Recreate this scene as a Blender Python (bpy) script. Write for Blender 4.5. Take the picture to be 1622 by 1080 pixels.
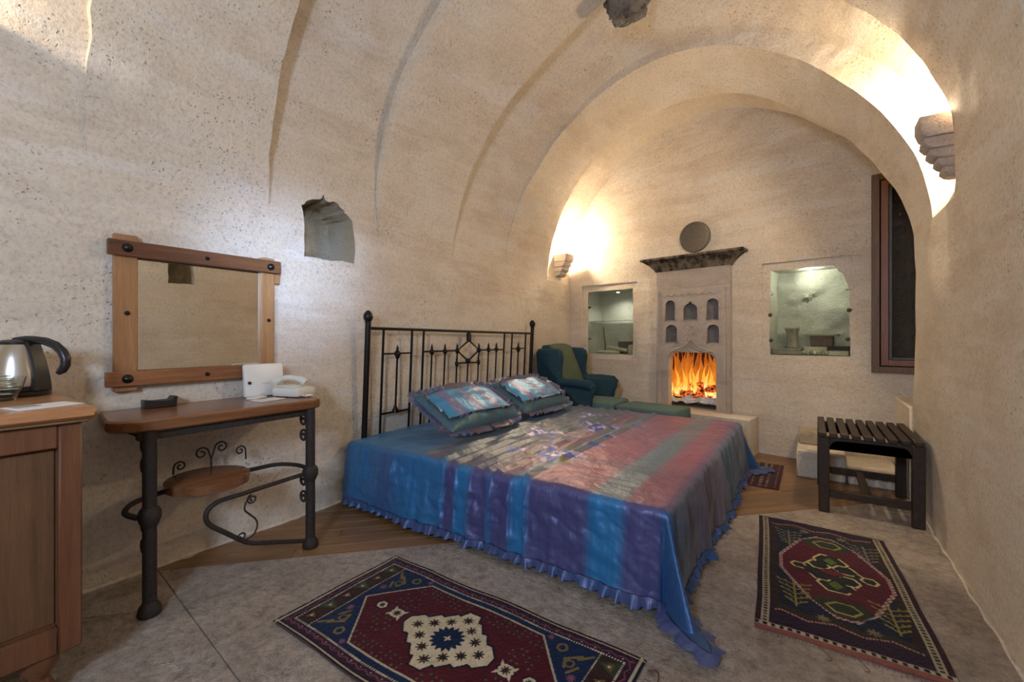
import bpy, bmesh, math, random
import numpy as np
from mathutils import Vector, Matrix
random.seed(7); rng=np.random.RandomState(7)
PI=math.pi
SC=bpy.context.scene; COL=SC.collection
for o in list(bpy.data.objects): bpy.data.objects.remove(o)
# ------------------------------------------------------------------ camera, light, exposure
A=math.atan(473/690.)
cam=bpy.data.cameras.new('camera'); cam.lens=36*690/1622.; cam.sensor_width=36; cam.sensor_fit='HORIZONTAL'
cam.shift_y=-7/1622.; cam.clip_start=.02
co=bpy.data.objects.new('camera',cam); COL.objects.link(co)
co.location=(0,0,1.2); co.rotation_euler=(PI/2,0,A); SC.camera=co
SC.view_settings.view_transform='Standard'; SC.view_settings.look='None'
SC.view_settings.gamma=1; SC.view_settings.use_curve_mapping=False
SC.view_settings.exposure=0.1
w=bpy.data.worlds.new('world'); SC.world=w; w.use_nodes=True
w.node_tree.nodes['Background'].inputs[0].default_value=(1,.80,.54,1)
w.node_tree.nodes['Background'].inputs[1].default_value=.34
def area(name,loc,target,size,power,color,size_y=None,spread=None):
    l=bpy.data.lights.new(name,'AREA'); l.energy=power; l.color=color; l.size=size
    if size_y: l.shape='RECTANGLE'; l.size_y=size_y
    if spread: l.spread=spread
    o=bpy.data.objects.new(name,l); COL.objects.link(o); o.location=loc
    o.rotation_euler=(Vector(target)-Vector(loc)).to_track_quat('-Z','Y').to_euler(); return o
def point(name,loc,power,color,r=.04):
    l=bpy.data.lights.new(name,'POINT'); l.energy=power; l.color=color; l.shadow_soft_size=r
    o=bpy.data.objects.new(name,l); COL.objects.link(o); o.location=loc; return o
def spot(name,loc,target,power,color,ang,blend=.5,r=.03):
    l=bpy.data.lights.new(name,'SPOT'); l.energy=power; l.color=color; l.spot_size=ang; l.spot_blend=blend; l.shadow_soft_size=r
    o=bpy.data.objects.new(name,l); COL.objects.link(o); o.location=loc
    o.rotation_euler=(Vector(target)-Vector(loc)).to_track_quat('-Z','Y').to_euler(); return o
WARM=(1,.79,.53)
def EWL(s,d,z): return (s-.1714*d, 5.081-.174*s-.985*d, z)
area('daylight_window',(-.25,-1.2,1.85),(-2.3,2.3,1.9),.38,52,(.58,.74,1),.5)
area('daylight_window_patch',(.50,-.35,1.95),(-2.8,1.52,1.62),.20,2.2,(.46,.64,1),.20,spread=.34)
point('sconce_lamp_left',(-2.755,5.22,2.42),50,WARM,.03)
point('sconce_lamp_right',(.60,3.45,2.49),50,WARM,.03)
point('sconce_lamp_near',(-2.68,-.06,2.59),18,WARM,.012)
spot('display_lamp_left',EWL(-2.13,-.12,1.775),EWL(-2.15,-.16,1.0),11,(1,.95,.85),2.6,.8)
point('niche_fill_right',EWL(-.02,-.10,1.85),3.2,(1,.98,.84),.006)  # added fill light brightening the right niche, which has no visible lamp
# ------------------------------------------------------------------ noise
def _h(i,j,k,s):
    n=(i.astype(np.int64)*374761393+j.astype(np.int64)*668265263+k.astype(np.int64)*2147483647+s*974711)&0xffffffff
    n=((n^(n>>13))*1274126177)&0xffffffff
    return ((n^(n>>16))&0xffffff)/float(0xffffff)*2-1
def vn(x,y,z,s=0):
    x,y,z=np.broadcast_arrays(np.asarray(x,float),np.asarray(y,float),np.asarray(z,float))
    i=np.floor(x);j=np.floor(y);k=np.floor(z);fx=x-i;fy=y-j;fz=z-k
    fx=fx*fx*(3-2*fx);fy=fy*fy*(3-2*fy);fz=fz*fz*(3-2*fz)
    r=0
    for a in(0,1):
        for b in(0,1):
            for c in(0,1):
                r=r+_h(i+a,j+b,k+c,s)*(fx if a else 1-fx)*(fy if b else 1-fy)*(fz if c else 1-fz)
    return r
def fbm(x,y,z,o=3,s=0):
    r=0;a=1
    for q in range(o): r=r+a*vn(np.asarray(x)*2**q,np.asarray(y)*2**q,np.asarray(z)*2**q,s+q); a*=.5
    return r
# ------------------------------------------------------------------ materials
def newmat(name):
    m=bpy.data.materials.new(name); m.use_nodes=True; nt=m.node_tree; b=nt.nodes['Principled BSDF']; return m,nt,b
def nd(nt,t,**k):
    n=nt.nodes.new(t)
    for a,v in k.items():
        if a in n.inputs: n.inputs[a].default_value=v
        else: setattr(n,a,v)
    return n
def lk(nt,a,b): nt.links.new(a,b)
def coords(nt,scale=(1,1,1),rot=(0,0,0)):
    tc=nd(nt,'ShaderNodeTexCoord'); mp=nd(nt,'ShaderNodeMapping'); mp.inputs['Scale'].default_value=scale; mp.inputs['Rotation'].default_value=rot
    lk(nt,tc.outputs['Object'],mp.inputs[0]); return mp.outputs[0]
def noise(nt,v,scale,detail=4,rough=.55):
    n=nd(nt,'ShaderNodeTexNoise'); n.inputs['Scale'].default_value=scale; n.inputs['Detail'].default_value=detail; n.inputs['Roughness'].default_value=rough
    lk(nt,v,n.inputs['Vector']); return n.outputs['Fac']
def ramp(nt,f,stops):
    r=nd(nt,'ShaderNodeValToRGB'); e=r.color_ramp.elements
    e[0].position=stops[0][0]; e[0].color=(*stops[0][1],1); e[1].position=stops[-1][0]; e[1].color=(*stops[-1][1],1)
    for p,c in stops[1:-1]: q=e.new(p); q.color=(*c,1)
    lk(nt,f,r.inputs[0]); return r.outputs[0]
def mix(nt,f,a,b,mode='MIX'):
    m=nd(nt,'ShaderNodeMix',data_type='RGBA',blend_type=mode)
    for s,v in ((0,f),(6,a),(7,b)):
        if isinstance(v,(int,float)): m.inputs[s].default_value=v
        elif isinstance(v,tuple): m.inputs[s].default_value=(*v,1)
        else: lk(nt,v,m.inputs[s])
    return m.outputs[2]
def bump(nt,b,h,strength,dist,prev=None):
    n=nd(nt,'ShaderNodeBump'); n.inputs['Strength'].default_value=strength; n.inputs['Distance'].default_value=dist
    lk(nt,h,n.inputs['Height'])
    if prev: lk(nt,prev,n.inputs['Normal'])
    lk(nt,n.outputs[0],b.inputs['Normal']); return n.outputs[0]
def math_(nt,op,a,b):
    m=nd(nt,'ShaderNodeMath',operation=op)
    for i,v in enumerate((a,b)):
        if isinstance(v,(int,float)): m.inputs[i].default_value=v
        else: lk(nt,v,m.inputs[i])
    return m.outputs[0]
def stone(name,c1,c2,c3,pit=.5,rough=.9,bs=.5,streak=True,scale=1.):
    m,nt,b=newmat(name); v=coords(nt)
    base=mix(nt,ramp(nt,noise(nt,v,1.1*scale,5,.6),[(.35,(0,0,0)),(.66,(1,1,1))]),c1,c2)
    base=mix(nt,ramp(nt,noise(nt,v,2.6*scale,6,.65),[(.52,(0,0,0)),(.72,(.75,.75,.75))]),base,c3)
    if streak:
        st=coords(nt,(.35,.5,2.3),(.16,0,0)); bn=noise(nt,st,1.6,5,.6)
        base=mix(nt,ramp(nt,bn,[(.36,(.45,.45,.45)),(.45,(0,0,0)),(.58,(0,0,0)),(.68,(.4,.4,.4))]),base,tuple(x*k for x,k in zip(c3,(.93,.90,.90))))
        base=mix(nt,ramp(nt,noise(nt,coords(nt,(.6,.6,3)),2.2,4,.5),[(.55,(0,0,0)),(.66,(.5,.5,.5))]),base,(min(1,c2[0]*1.05),c2[1]*1.10,c2[2]*1.2))
        sv=coords(nt,(3,1.3,16)); s=noise(nt,sv,1.5,4,.6)
        base=mix(nt,ramp(nt,s,[(.46,(0,0,0)),(.7,(.35,.35,.35))]),base,tuple(min(1,x*1.22) for x in c1))
    gv=noise(nt,v,55*scale,5,.75)
    base=mix(nt,.5,base,ramp(nt,gv,[(.3,(.48,.46,.44)),(.5,(1,1,1)),(.75,(1.18,1.18,1.16))]),'MULTIPLY')
    wv=nd(nt,'ShaderNodeVectorMath',operation='ADD'); 
    nz=nd(nt,'ShaderNodeTexNoise'); nz.inputs['Scale'].default_value=18; lk(nt,v,nz.inputs['Vector'])
    sc=nd(nt,'ShaderNodeVectorMath',operation='SCALE'); sc.inputs['Scale'].default_value=.06; lk(nt,nz.outputs['Color'],sc.inputs[0])
    lk(nt,v,wv.inputs[0]); lk(nt,sc.outputs[0],wv.inputs[1])
    vo=nd(nt,'ShaderNodeTexVoronoi'); vo.inputs['Scale'].default_value=44*scale; lk(nt,wv.outputs[0],vo.inputs['Vector'])
    p=ramp(nt,vo.outputs['Distance'],[(.10,(1,1,1)),(.24,(0,0,0))])
    mask=ramp(nt,noise(nt,v,2.1*scale,5,.75),[(.47,(0,0,0)),(.58,(1,1,1))])
    p=mix(nt,1.,p,mask,'MULTIPLY')
    base=mix(nt,math_(nt,'MULTIPLY',p,pit),base,tuple(x*.42 for x in c1))
    lk(nt,base,b.inputs['Base Color']); b.inputs['Roughness'].default_value=rough
    b.inputs['Specular IOR Level'].default_value=.25
    h=math_(nt,'SUBTRACT',math_(nt,'ADD',math_(nt,'MULTIPLY',gv,.6),math_(nt,'MULTIPLY',noise(nt,v,14*scale,5,.6),1.2)),math_(nt,'MULTIPLY',p,.7))
    bump(nt,b,h,bs,.012); return m
def wood(name,c1,c2,axis='Y',rough=.45,scale=1.,bs=.15,rot=0,knots=False):
    m,nt,b=newmat(name)
    s={'X':(1,14,14),'Y':(14,1,14),'Z':(14,14,1)}[axis]
    if rot:
        tc=coords(nt,(1,1,1),(0,0,rot)); mp=nd(nt,'ShaderNodeMapping'); mp.inputs['Scale'].default_value=s; lk(nt,tc,mp.inputs[0]); v=mp.outputs[0]
    else: v=coords(nt,s)
    oi=nd(nt,'ShaderNodeObjectInfo')
    ad=nd(nt,'ShaderNodeVectorMath',operation='ADD'); lk(nt,v,ad.inputs[0]); 
    cx=nd(nt,'ShaderNodeCombineXYZ'); lk(nt,math_(nt,'MULTIPLY',oi.outputs['Random'],9.),cx.inputs[0]); lk(nt,math_(nt,'MULTIPLY',oi.outputs['Random'],23.),cx.inputs[1]); lk(nt,cx.outputs[0],ad.inputs[1])
    n=noise(nt,ad.outputs[0],2.2*scale,6,.62)
    c=ramp(nt,n,[(.3,c1),(.52,tuple((a+d)/2 for a,d in zip(c1,c2))),(.72,c2)])
    f=noise(nt,ad.outputs[0],14*scale,3,.6)
    c=mix(nt,.35,c,ramp(nt,f,[(.35,(.5,.5,.5)),(.6,(1,1,1))]),'MULTIPLY')
    c=mix(nt,.45,c,ramp(nt,oi.outputs['Random'],[(0,(.72,.72,.72)),(1,(1.2,1.15,1.1))]),'MULTIPLY')
    lk(nt,c,b.inputs['Base Color']); b.inputs['Roughness'].default_value=rough; bump(nt,b,n,bs,.004); return m
def plain(name,c,rough=.5,metal=0.,ns=0,amt=.25,bs=0,spec=.5,coat=0):
    m,nt,b=newmat(name); b.inputs['Roughness'].default_value=rough; b.inputs['Metallic'].default_value=metal; b.inputs['Specular IOR Level'].default_value=spec
    b.inputs['Coat Weight'].default_value=coat
    v=coords(nt); n=noise(nt,v,ns or 30,4,.6)
    lk(nt,ramp(nt,n,[(.3,tuple(x*(1-amt) for x in c)),(.7,tuple(min(1,x*(1+amt)) for x in c))]),b.inputs['Base Color'])
    if bs: bump(nt,b,n,bs,.004)
    return m
def attrmat(name,rough=.6,sheen=0,sheent=(1,1,1),metal=0,bs=.1,bscale=300,spec=.5,grain=.25,aniso=False):
    m,nt,b=newmat(name); a=nd(nt,'ShaderNodeVertexColor',layer_name='Col')
    v=coords(nt); n=noise(nt,v,bscale,3,.6)
    c=mix(nt,grain,a.outputs[0],ramp(nt,n,[(.3,(.45,.45,.45)),(.65,(1.15,1.15,1.15))]),'MULTIPLY')
    lk(nt,c,b.inputs['Base Color']); b.inputs['Roughness'].default_value=rough; b.inputs['Metallic'].default_value=metal
    b.inputs['Sheen Weight'].default_value=sheen; b.inputs['Sheen Tint'].default_value=(*sheent,1); b.inputs['Sheen Roughness'].default_value=.4
    b.inputs['Specular IOR Level'].default_value=spec
    if bs: bump(nt,b,n,bs,.002)
    return m
def emit(name,c,s):
    m,nt,b=newmat(name); b.inputs['Emission Color'].default_value=(*c,1); b.inputs['Emission Strength'].default_value=s; b.inputs['Base Color'].default_value=(*c,1); return m
WALL=stone('plaster_stone',(.68,.595,.485),(.73,.67,.585),(.60,.50,.385),pit=.75,bs=.7)
VAULT=WALL
CARVED=stone('carved_stone',(.46,.40,.36),(.54,.48,.43),(.34,.285,.25),pit=1,bs=.8,scale=1.6)
ROUGH=stone('rough_niche_stone',(.56,.46,.30),(.62,.55,.44),(.32,.23,.11),pit=1,bs=1.4,scale=2.4,streak=False)
DISPLAY=stone('display_niche_stone',(.50,.51,.42),(.56,.56,.47),(.42,.43,.35),pit=.4,bs=.8,scale=1.5,streak=False)
FLOORS=stone('floor_stone',(.45,.38,.315),(.66,.58,.51),(.31,.245,.19),pit=.6,rough=.5,bs=1.3,scale=2.6,streak=False)
def _fl():
    nt=FLOORS.node_tree; b=nt.nodes['Principled BSDF']; src=b.inputs['Base Color'].links[0].from_socket
    v=coords(nt); f=ramp(nt,noise(nt,v,24,7,.8),[(.36,(.52,.49,.47)),(.5,(.95,.94,.93)),(.64,(1.3,1.29,1.26))]); c=mix(nt,.75,src,f,'MULTIPLY'); lk(nt,c,b.inputs['Base Color'])
_fl()
GROUT=plain('grout',(.20,.17,.135),.9,ns=40)
WOODF=wood('floor_planks',(.17,.092,.038),(.34,.195,.088),'X',.36,.6,rot=-math.atan(1.0366))
PINE=wood('pine',(.28,.14,.058),(.44,.24,.108),'Z',.4)
PINEY=wood('pine_length',(.33,.135,.045),(.50,.235,.085),'Y',.4)
WALN=wood('walnut',(.10,.038,.017),(.24,.10,.045),'Y',.35)
OAKT=wood('table_slab',(.15,.062,.026),(.30,.135,.058),'Y',.25)
DARKW=wood('dark_bench',(.018,.010,.007),(.052,.030,.019),'Y',.6)
WINW=wood('window_wood',(.22,.072,.028),(.36,.13,.055),'Z',.4)
WINW2=wood('window_wood_brown',(.13,.068,.030),(.22,.12,.055),'Z',.45)
CARVD=wood('carved_dark',(.045,.022,.014),(.10,.05,.032),'Z',.6)
IRON=plain('wrought_iron',(.026,.019,.016),.72,.0,ns=60,amt=.4,bs=.3)
BLACKI=plain('black_iron',(.012,.010,.010),.35,.5,ns=60,bs=.1)
STEEL=plain('brushed_steel',(.62,.60,.57),.24,1,ns=8,amt=.05)
BLKP=plain('black_plastic',(.014,.013,.014),.35)
WHITEP=plain('white_plastic',(.78,.78,.76),.35,ns=5,amt=.03)
PAPER=plain('paper',(.75,.73,.68),.7,ns=20,amt=.08)
TEAL=plain('teal_upholstery',(.020,.055,.082),.85,ns=90,amt=.3,bs=.3,spec=.2)
GREEN=plain('green_upholstery',(.095,.125,.085),.9,ns=90,amt=.3,bs=.3,spec=.2)
TEALG=plain('footstool_upholstery',(.11,.18,.175),.88,ns=90,amt=.3,bs=.3,spec=.2)
GOLDW=plain('gilt_wood',(.45,.27,.08),.4,ns=10)
SILK=attrmat('silk',.38,.2,(.40,.62,.95),.24,0,220,.6,.08)
def _silk():
    nt=SILK.node_tree; b=nt.nodes['Principled BSDF']; v=coords(nt); w2=coords(nt,(1,1,.45))
    h=math_(nt,'ADD',math_(nt,'MULTIPLY',noise(nt,w2,7,4,.55),1.),math_(nt,'MULTIPLY',noise(nt,v,230,2,.5),.05))
    bump(nt,b,h,.38,.05)
_silk()
RUG=attrmat('wool_rug',.95,.15,(1,1,1),0,.5,420,.1,.45)
MIRROR,nt,b=newmat('mirror_glass'); b.inputs['Metallic'].default_value=1; b.inputs['Roughness'].default_value=.015; b.inputs['Base Color'].default_value=(.86,.85,.78,1)
GLASS,nt,b=newmat('clear_glass'); b.inputs['Transmission Weight'].default_value=1; b.inputs['Roughness'].default_value=.0; b.inputs['Base Color'].default_value=(.96,1,.97,1); b.inputs['IOR'].default_value=1.2
DISCM=plain('slate_disc',(.115,.098,.080),.6,ns=80,amt=.3,bs=.5)
CONCR=plain('bulb_glow',(.9,.9,.9))
# ------------------------------------------------------------------ object helpers
def props(o,label=None,cat=None,group=None,kind=None):
    for k,v in (('label',label),('category',cat),('group',group),('kind',kind)):
        if v: o[k]=v
    return o
def origin(parent):
    p=Vector((0,0,0))
    while parent is not None: p+=parent.location; parent=parent.parent
    return p
def obj(name,V,F,mat,parent=None,loc=None,smooth=True,ang=40,label=None,cat=None,group=None,kind=None,cols=None,mats=None,fm=None):
    off=origin(parent); l=Vector(loc) if loc is not None else Vector((0,0,0))
    if loc is not None and parent is None: base=l
    else: base=off; 
    V=np.asarray(V,float).reshape(-1,3)-np.array(base)
    me=bpy.data.meshes.new(name); me.from_pydata(V.tolist(),[],[tuple(f) for f in F]); me.validate(); me.update()
    o=bpy.data.objects.new(name,me); COL.objects.link(o)
    if loc is not None and parent is None: o.location=l
    if mats:
        for m in mats: me.materials.append(m)
        if fm is not None and len(fm)==len(me.polygons): me.polygons.foreach_set('material_index',fm)
    else: me.materials.append(mat)
    if parent is not None: o.parent=parent
    if smooth:
        me.shade_smooth()
        if ang<179: me.set_sharp_from_angle(angle=math.radians(ang))
    if cols is not None:
        ca=me.color_attributes.new('Col','FLOAT_COLOR','POINT')
        c=np.ones((len(me.vertices),4)); c[:,:3]=np.asarray(cols).reshape(-1,3); ca.data.foreach_set('color',c.ravel())
    return props(o,label,cat,group,kind)
def thing(name,label,cat,loc,group=None,kind=None):
    o=bpy.data.objects.new(name,None); COL.objects.link(o); o.location=loc; o.empty_display_size=.1
    return props(o,label,cat,group,kind)
def gridF(n,m,close=False,off=0,flip=False):
    F=[]
    for i in range(n-1):
        for j in range(m if close else m-1):
            q=(off+i*m+j,off+i*m+(j+1)%m,off+(i+1)*m+(j+1)%m,off+(i+1)*m+j)
            F.append(q[::-1] if flip else q)
    return F
class MB:
    def __init__(s): s.V=[]; s.F=[]
    def add(s,V,F):
        o=len(s.V); s.V+= [tuple(map(float,v)) for v in V]; s.F+=[tuple(o+i for i in f) for f in F]; return s
    def box(s,lo,hi,bev=.004,M=None):
        lo=np.minimum(lo,hi).astype(float) if 0 else np.array(lo,float); hi=np.array(hi,float)
        bm=bmesh.new(); bmesh.ops.create_cube(bm,size=1)
        for v in bm.verts: v.co=Vector([(lo[k]+hi[k])/2+v.co[k]*(hi[k]-lo[k]) for k in range(3)])
        if bev: bmesh.ops.bevel(bm,geom=bm.edges[:],offset=min(bev,.45*float(np.min(np.abs(hi-lo)))),segments=2 if bev>.012 else 1,affect='EDGES',profile=.5)
        return s._bm(bm,M)
    def _bm(s,bm,M=None):
        if M is not None: bm.transform(M)
        bm.verts.index_update(); V=[tuple(v.co) for v in bm.verts]; F=[[v.index for v in f.verts] for f in bm.faces]; bm.free(); return s.add(V,F)
    def tube(s,pts,r,n=8,caps=True,closed=False):
        P=[Vector(p) for p in pts]; m=len(P); R=r if hasattr(r,'__len__') else [r]*m
        up=None; rings=[]
        for i in range(m):
            t=(P[(i+1)%m]-P[i-1]) if closed else (P[min(i+1,m-1)]-P[max(i-1,0)])
            t.normalize()
            if up is None:
                up=Vector((0,0,1)) if abs(t.z)<.9 else Vector((1,0,0))
            a=(up-t*up.dot(t)).normalized(); bb=t.cross(a); up=a
            rings.append([P[i]+a*R[i]*math.cos(2*PI*k/n)+bb*R[i]*math.sin(2*PI*k/n) for k in range(n)])
        V=[v for rg in rings for v in rg]; F=gridF(m,n,True)
        if closed: F+=[((m-1)*n+k,(m-1)*n+(k+1)%n,(k+1)%n,k) for k in range(n)]
        elif caps: F+=[tuple(range(n))[::-1],tuple((m-1)*n+k for k in range(n))]
        return s.add(V,F)
    def lathe(s,prof,c,n=20,axis='Z',M=None):
        V=[];F=[]
        for r,z in prof:
            for k in range(n):
                a=2*PI*k/n; V.append((r*math.cos(a),r*math.sin(a),z))
        F=gridF(len(prof),n,True)
        F+=[tuple(range(n))[::-1],tuple((len(prof)-1)*n+k for k in range(n))]
        if axis=='X': V=[(z,x,y) for x,y,z in V]
        if axis=='Y': V=[(y,z,x) for x,y,z in V]
        if M is not None: V=[tuple(M@Vector(v)) for v in V]
        return s.add([(x+c[0],y+c[1],z+c[2]) for x,y,z in V],F)
    def ball(s,c,r,n=12,m=8,sc=(1,1,1)):
        pr=[(max(1e-4,math.sin(PI*i/m)*r),-math.cos(PI*i/m)*r) for i in range(m+1)]
        V=[];o=len(s.V)
        s.lathe(pr,(0,0,0),n)
        for i in range(o,len(s.V)):
            x,y,z=s.V[i]; s.V[i]=(x*sc[0]+c[0],y*sc[1]+c[1],z*sc[2]+c[2])
        return s
    def prism(s,poly,fn,d0,d1,bev=0):
        """poly: 2D outline (a,b); fn(a,b,d) gives world point"""
        n=len(poly)
        if bev:
            P=np.array(poly,float); area2=np.sum(P[:,0]*np.roll(P[:,1],-1)-P[:,1]*np.roll(P[:,0],-1)); sg=1 if area2>0 else -1
            e=np.roll(P,-1,0)-P; e/=np.linalg.norm(e,axis=1)[:,None]+1e-9; nr=np.stack([-e[:,1],e[:,0]],1)*sg; nn=nr+np.roll(nr,1,0); nn/=np.linalg.norm(nn,axis=1)[:,None]+1e-9
            I=P+nn*bev; sd=1 if d1>d0 else -1
            L=[(I,d0),(P,d0+sd*bev),(P,d1-sd*bev),(I,d1)]
        else: L=[(poly,d0),(poly,d1)]
        V=[fn(a,b,d) for (Q,d) in L for a,b in Q]
        F=gridF(len(L),n,True)+[tuple(range(n))[::-1],tuple((len(L)-1)*n+k for k in range(n))]
        return s.add(V,F)
    def obj(s,name,mat,parent=None,**k):
        o=obj(name,s.V,s.F,mat,parent,**k)
        bm=bmesh.new(); bm.from_mesh(o.data); bmesh.ops.recalc_face_normals(bm,faces=bm.faces); bm.to_mesh(o.data); bm.free(); 
        if k.get('smooth',True): o.data.shade_smooth(); o.data.set_sharp_from_angle(angle=math.radians(k.get('ang',40)))
        return o
def fixn(o,ang=40):
    bm=bmesh.new(); bm.from_mesh(o.data); bmesh.ops.recalc_face_normals(bm,faces=bm.faces); bm.to_mesh(o.data); bm.free()
    o.data.shade_smooth(); o.data.set_sharp_from_angle(angle=math.radians(ang))
def boolean(o,cutters,ang=40):
    cs=[]
    for mb in cutters:
        c=obj('cut',mb.V,mb.F,mb.mat if hasattr(mb,'mat') else WALL); fixn(c)
        c.location-=Vector((0,0,0)); c.location=c.location
        md=o.modifiers.new('b','BOOLEAN'); md.operation='DIFFERENCE'; md.object=c; md.solver='EXACT'; md.material_mode='TRANSFER'; cs.append(c)
    bpy.context.view_layer.update()
    dg=bpy.context.evaluated_depsgraph_get(); me=bpy.data.meshes.new_from_object(o.evaluated_get(dg))
    o.modifiers.clear(); old=o.data; o.data=me; bpy.data.meshes.remove(old)
    for c in cs: d=c.data; bpy.data.objects.remove(c); bpy.data.meshes.remove(d)
    me.shade_smooth(); me.set_sharp_from_angle(angle=math.radians(ang))
def copy_tree(o,parent=None,loc=None):
    c=o.copy(); COL.objects.link(c)
    if parent is not None: c.parent=parent
    if loc is not None: c.location=loc
    for ch in [x for x in COL.objects if x.parent==o and x!=c]: copy_tree(ch,c)
    return c
def spiral(c,r0,r1,a0,a1,n=20,fn=None):
    out=[]
    for i in range(n+1):
        t=i/n; r=r0+(r1-r0)*t; a=a0+(a1-a0)*t; out.append((c[0]+r*math.cos(a),c[1]+r*math.sin(a)))
    return [fn(*p) for p in out] if fn else out
XL,XR,ZS=-2.81,.62,1.93; CX=(XL+XR)/2
# end wall frame
def EW(s,d,z): return (s-.1714*d, 5.081-.174*s-.985*d, z)
# ------------------------------------------------------------------ floor
fl=thing('floor',None,None,(0,0,0),kind='structure')
MB().box((-3.1,-1.4,-.25),(1.3,5.8,-.022),0).obj('floor_bed',GROUT,fl)
def clip(poly,a,b,c):   # keep a*x+b*y<=c
    out=[]
    for i in range(len(poly)):
        p,q=poly[i],poly[(i+1)%len(poly)]; dp=a*p[0]+b*p[1]-c; dq=a*q[0]+b*q[1]-c
        if dp<=0: out.append(p)
        if dp*dq<0: t=dp/(dp-dq); out.append((p[0]+(q[0]-p[0])*t,p[1]+(q[1]-p[1])*t))
    return out
K=1.0366; L0=3.682
def room(p):
    for a in [(-1,0,2.92),(1,0,1.0),(0,-1,1.35),(.174,1,5.10)]:
        if len(p)>2: p=clip(p,*a)
    return p
def slabobj(name,poly,z0,mat,bev=.004,zj=0.):
    P=np.array(poly); 
    if len(P)<3: return
    ar=abs(np.sum(P[:,0]*np.roll(P[:,1],-1)-P[:,1]*np.roll(P[:,0],-1)))/2
    if ar<.002: return
    MB().prism(poly,lambda a,b,d:(a,b,d),z0,zj,bev).obj(name,mat,fl,smooth=False)
u=Vector((1,K,0)).normalized(); n=Vector((-u.y,u.x,0)); base=Vector((0,L0,0))
def rect(a0,a1,b0,b1,g=.0): 
    return [tuple((base+u*a+n*b)[:2]) for a,b in ((a0+g,b0+g),(a1-g,b0+g),(a1-g,b1-g),(a0+g,b1-g))]
w_=.105
for r in range(34):
    a=-4.6+ (r*0.731)%1.25
    while a<3.2:
        p=room(rect(a,a+1.25,r*w_,(r+1)*w_,.0008)); slabobj('wood_plank',p,-.02,WOODF,.0012) if len(p)>2 else None
        a+=1.25
# stone slabs, laid in courses parallel to the wood edge and cut across it
rows=[0,-.368,-.75,-1.09,-1.46,-1.84,-2.22,-2.6,-2.98,-3.36,-3.74,-4.2]
cj=Vector((.996,-.09,0)); cn=cj.dot(n)
offs=[-3.98,-3.98,-3.98,-3.30,-3.7,-3.1,-3.98,-3.5,-3.2,-3.8,-3.4]
for r in range(len(rows)-1):
    a=offs[r]-2.9; k=0; L=1.45
    def P_(a,o,ga,go):
        o=o+go; return tuple((base+u*(a+ga)+cj*(o/cn))[:2])
    while a<3.6:
        g=.0014
        p=room([P_(a,rows[r],g,-g*.6),P_(a,rows[r+1],g,g*.6),P_(a+L,rows[r+1],-g,g*.6),P_(a+L,rows[r],-g,-g*.6)])
        if len(p)>2: slabobj('stone_slab',p,-.02,FLOORS,.003,zj=random.uniform(-.0012,0))
        a+=L; k+=1
# ------------------------------------------------------------------ walls and vault
TH0=[0,15,30,45,60,75,90,105,120,135,150,165,180]  # measured from the right springing to the left one
def tab(d):  # d: dict angle->radius
    ks=sorted(d); return lambda th: np.interp(np.degrees(th),ks,[d[k] for k in ks])
def sym(v): # v list left 0..90 in 15 steps
    return tab({**{180-15*i:v[i] for i in range(7)},**{15*i:v[i] for i in range(7)}})
R_A1=sym([1.715,1.765,1.815,1.855,1.88,1.90,1.90])
R_H0=sym([1.715,1.80,1.89,1.95,1.98,2.0,2.0])
R_A1h=sym([1.715,1.84,1.96,2.03,2.07,2.08,2.08])
R_A2h=sym([1.715,1.81,1.90,1.925,1.95,1.97,1.97])
R_A2l=sym([1.715,1.755,1.785,1.81,1.835,1.87,1.88])
R_A3=tab({180:1.715,165:1.69,150:1.69,130:1.695,118:1.70,103:1.767,96:1.84,80:1.84,60:1.79,43:1.76,32:1.77,22:1.765,15:1.765,0:1.715})
R_A3h=tab({180:1.715,165:1.78,150:1.84,130:1.87,118:1.88,103:1.93,90:1.96,60:1.87,43:1.85,32:1.89,22:1.90,15:1.88,7:1.83,0:1.715})
R_A4h=tab({180:1.715,165:1.71,147:1.70,123:1.685,98:1.745,80:1.75,55:1.75,37:1.80,26:1.84,15:1.84,7:1.80,0:1.715})
R_A4=tab({180:1.715,163:1.70,143:1.645,123:1.637,98:1.665,80:1.673,67:1.658,55:1.626,37:1.616,26:1.65,18:1.67,6:1.70,0:1.715})
R_A5=tab({180:1.715,165:1.70,144:1.68,125:1.66,101:1.633,70:1.603,48:1.54,36:1.568,18:1.625,8:1.68,0:1.715})
R_A5h=tab({180:1.72,172:1.78,165:1.81,150:1.80,144:1.76,125:1.72,101:1.72,70:1.70,48:1.70,40:1.74,34:1.87,20:2.12,15:2.18,0:2.14})
R_END=tab({180:1.73,172:1.75,165:1.76,150:1.745,115:1.755,100:1.76,78:1.79,65:1.76,48:1.73,40:1.74,34:1.87,20:2.12,15:2.18,0:2.14})
BND=[(-1.35,-1.35),(.56,.56),(1.40,1.40),(2.24,2.24),(3.10,3.20),(3.97,3.68),(4.90,4.27),(5.78,5.22)]
def Yb(i,X): 
    a,b=BND[i]; return a+(b-a)*(X-XL)/(XR-XL)
SECT=[(0,1,R_H0,R_H0,'vault_bay'),(1,2,R_A1,R_A1,'arch_rib'),(2,3,R_A1h,R_A2h,'vault_bay'),(3,4,R_A2l,R_A3,'arch_rib'),
      (4,5,R_A3h,R_A4h,'vault_bay'),(5,6,R_A4,R_A5,'arch_rib'),(6,7,R_A5h,R_END,'vault_bay')]
ceil=thing('ceiling',None,None,(0,0,0),kind='structure')
def jit(i,th):
    if i in(0,7): return 0*th
    return .010*vn(th*9,i*7.3,0)+.006*vn(th*30,i*3.1,1)
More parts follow.
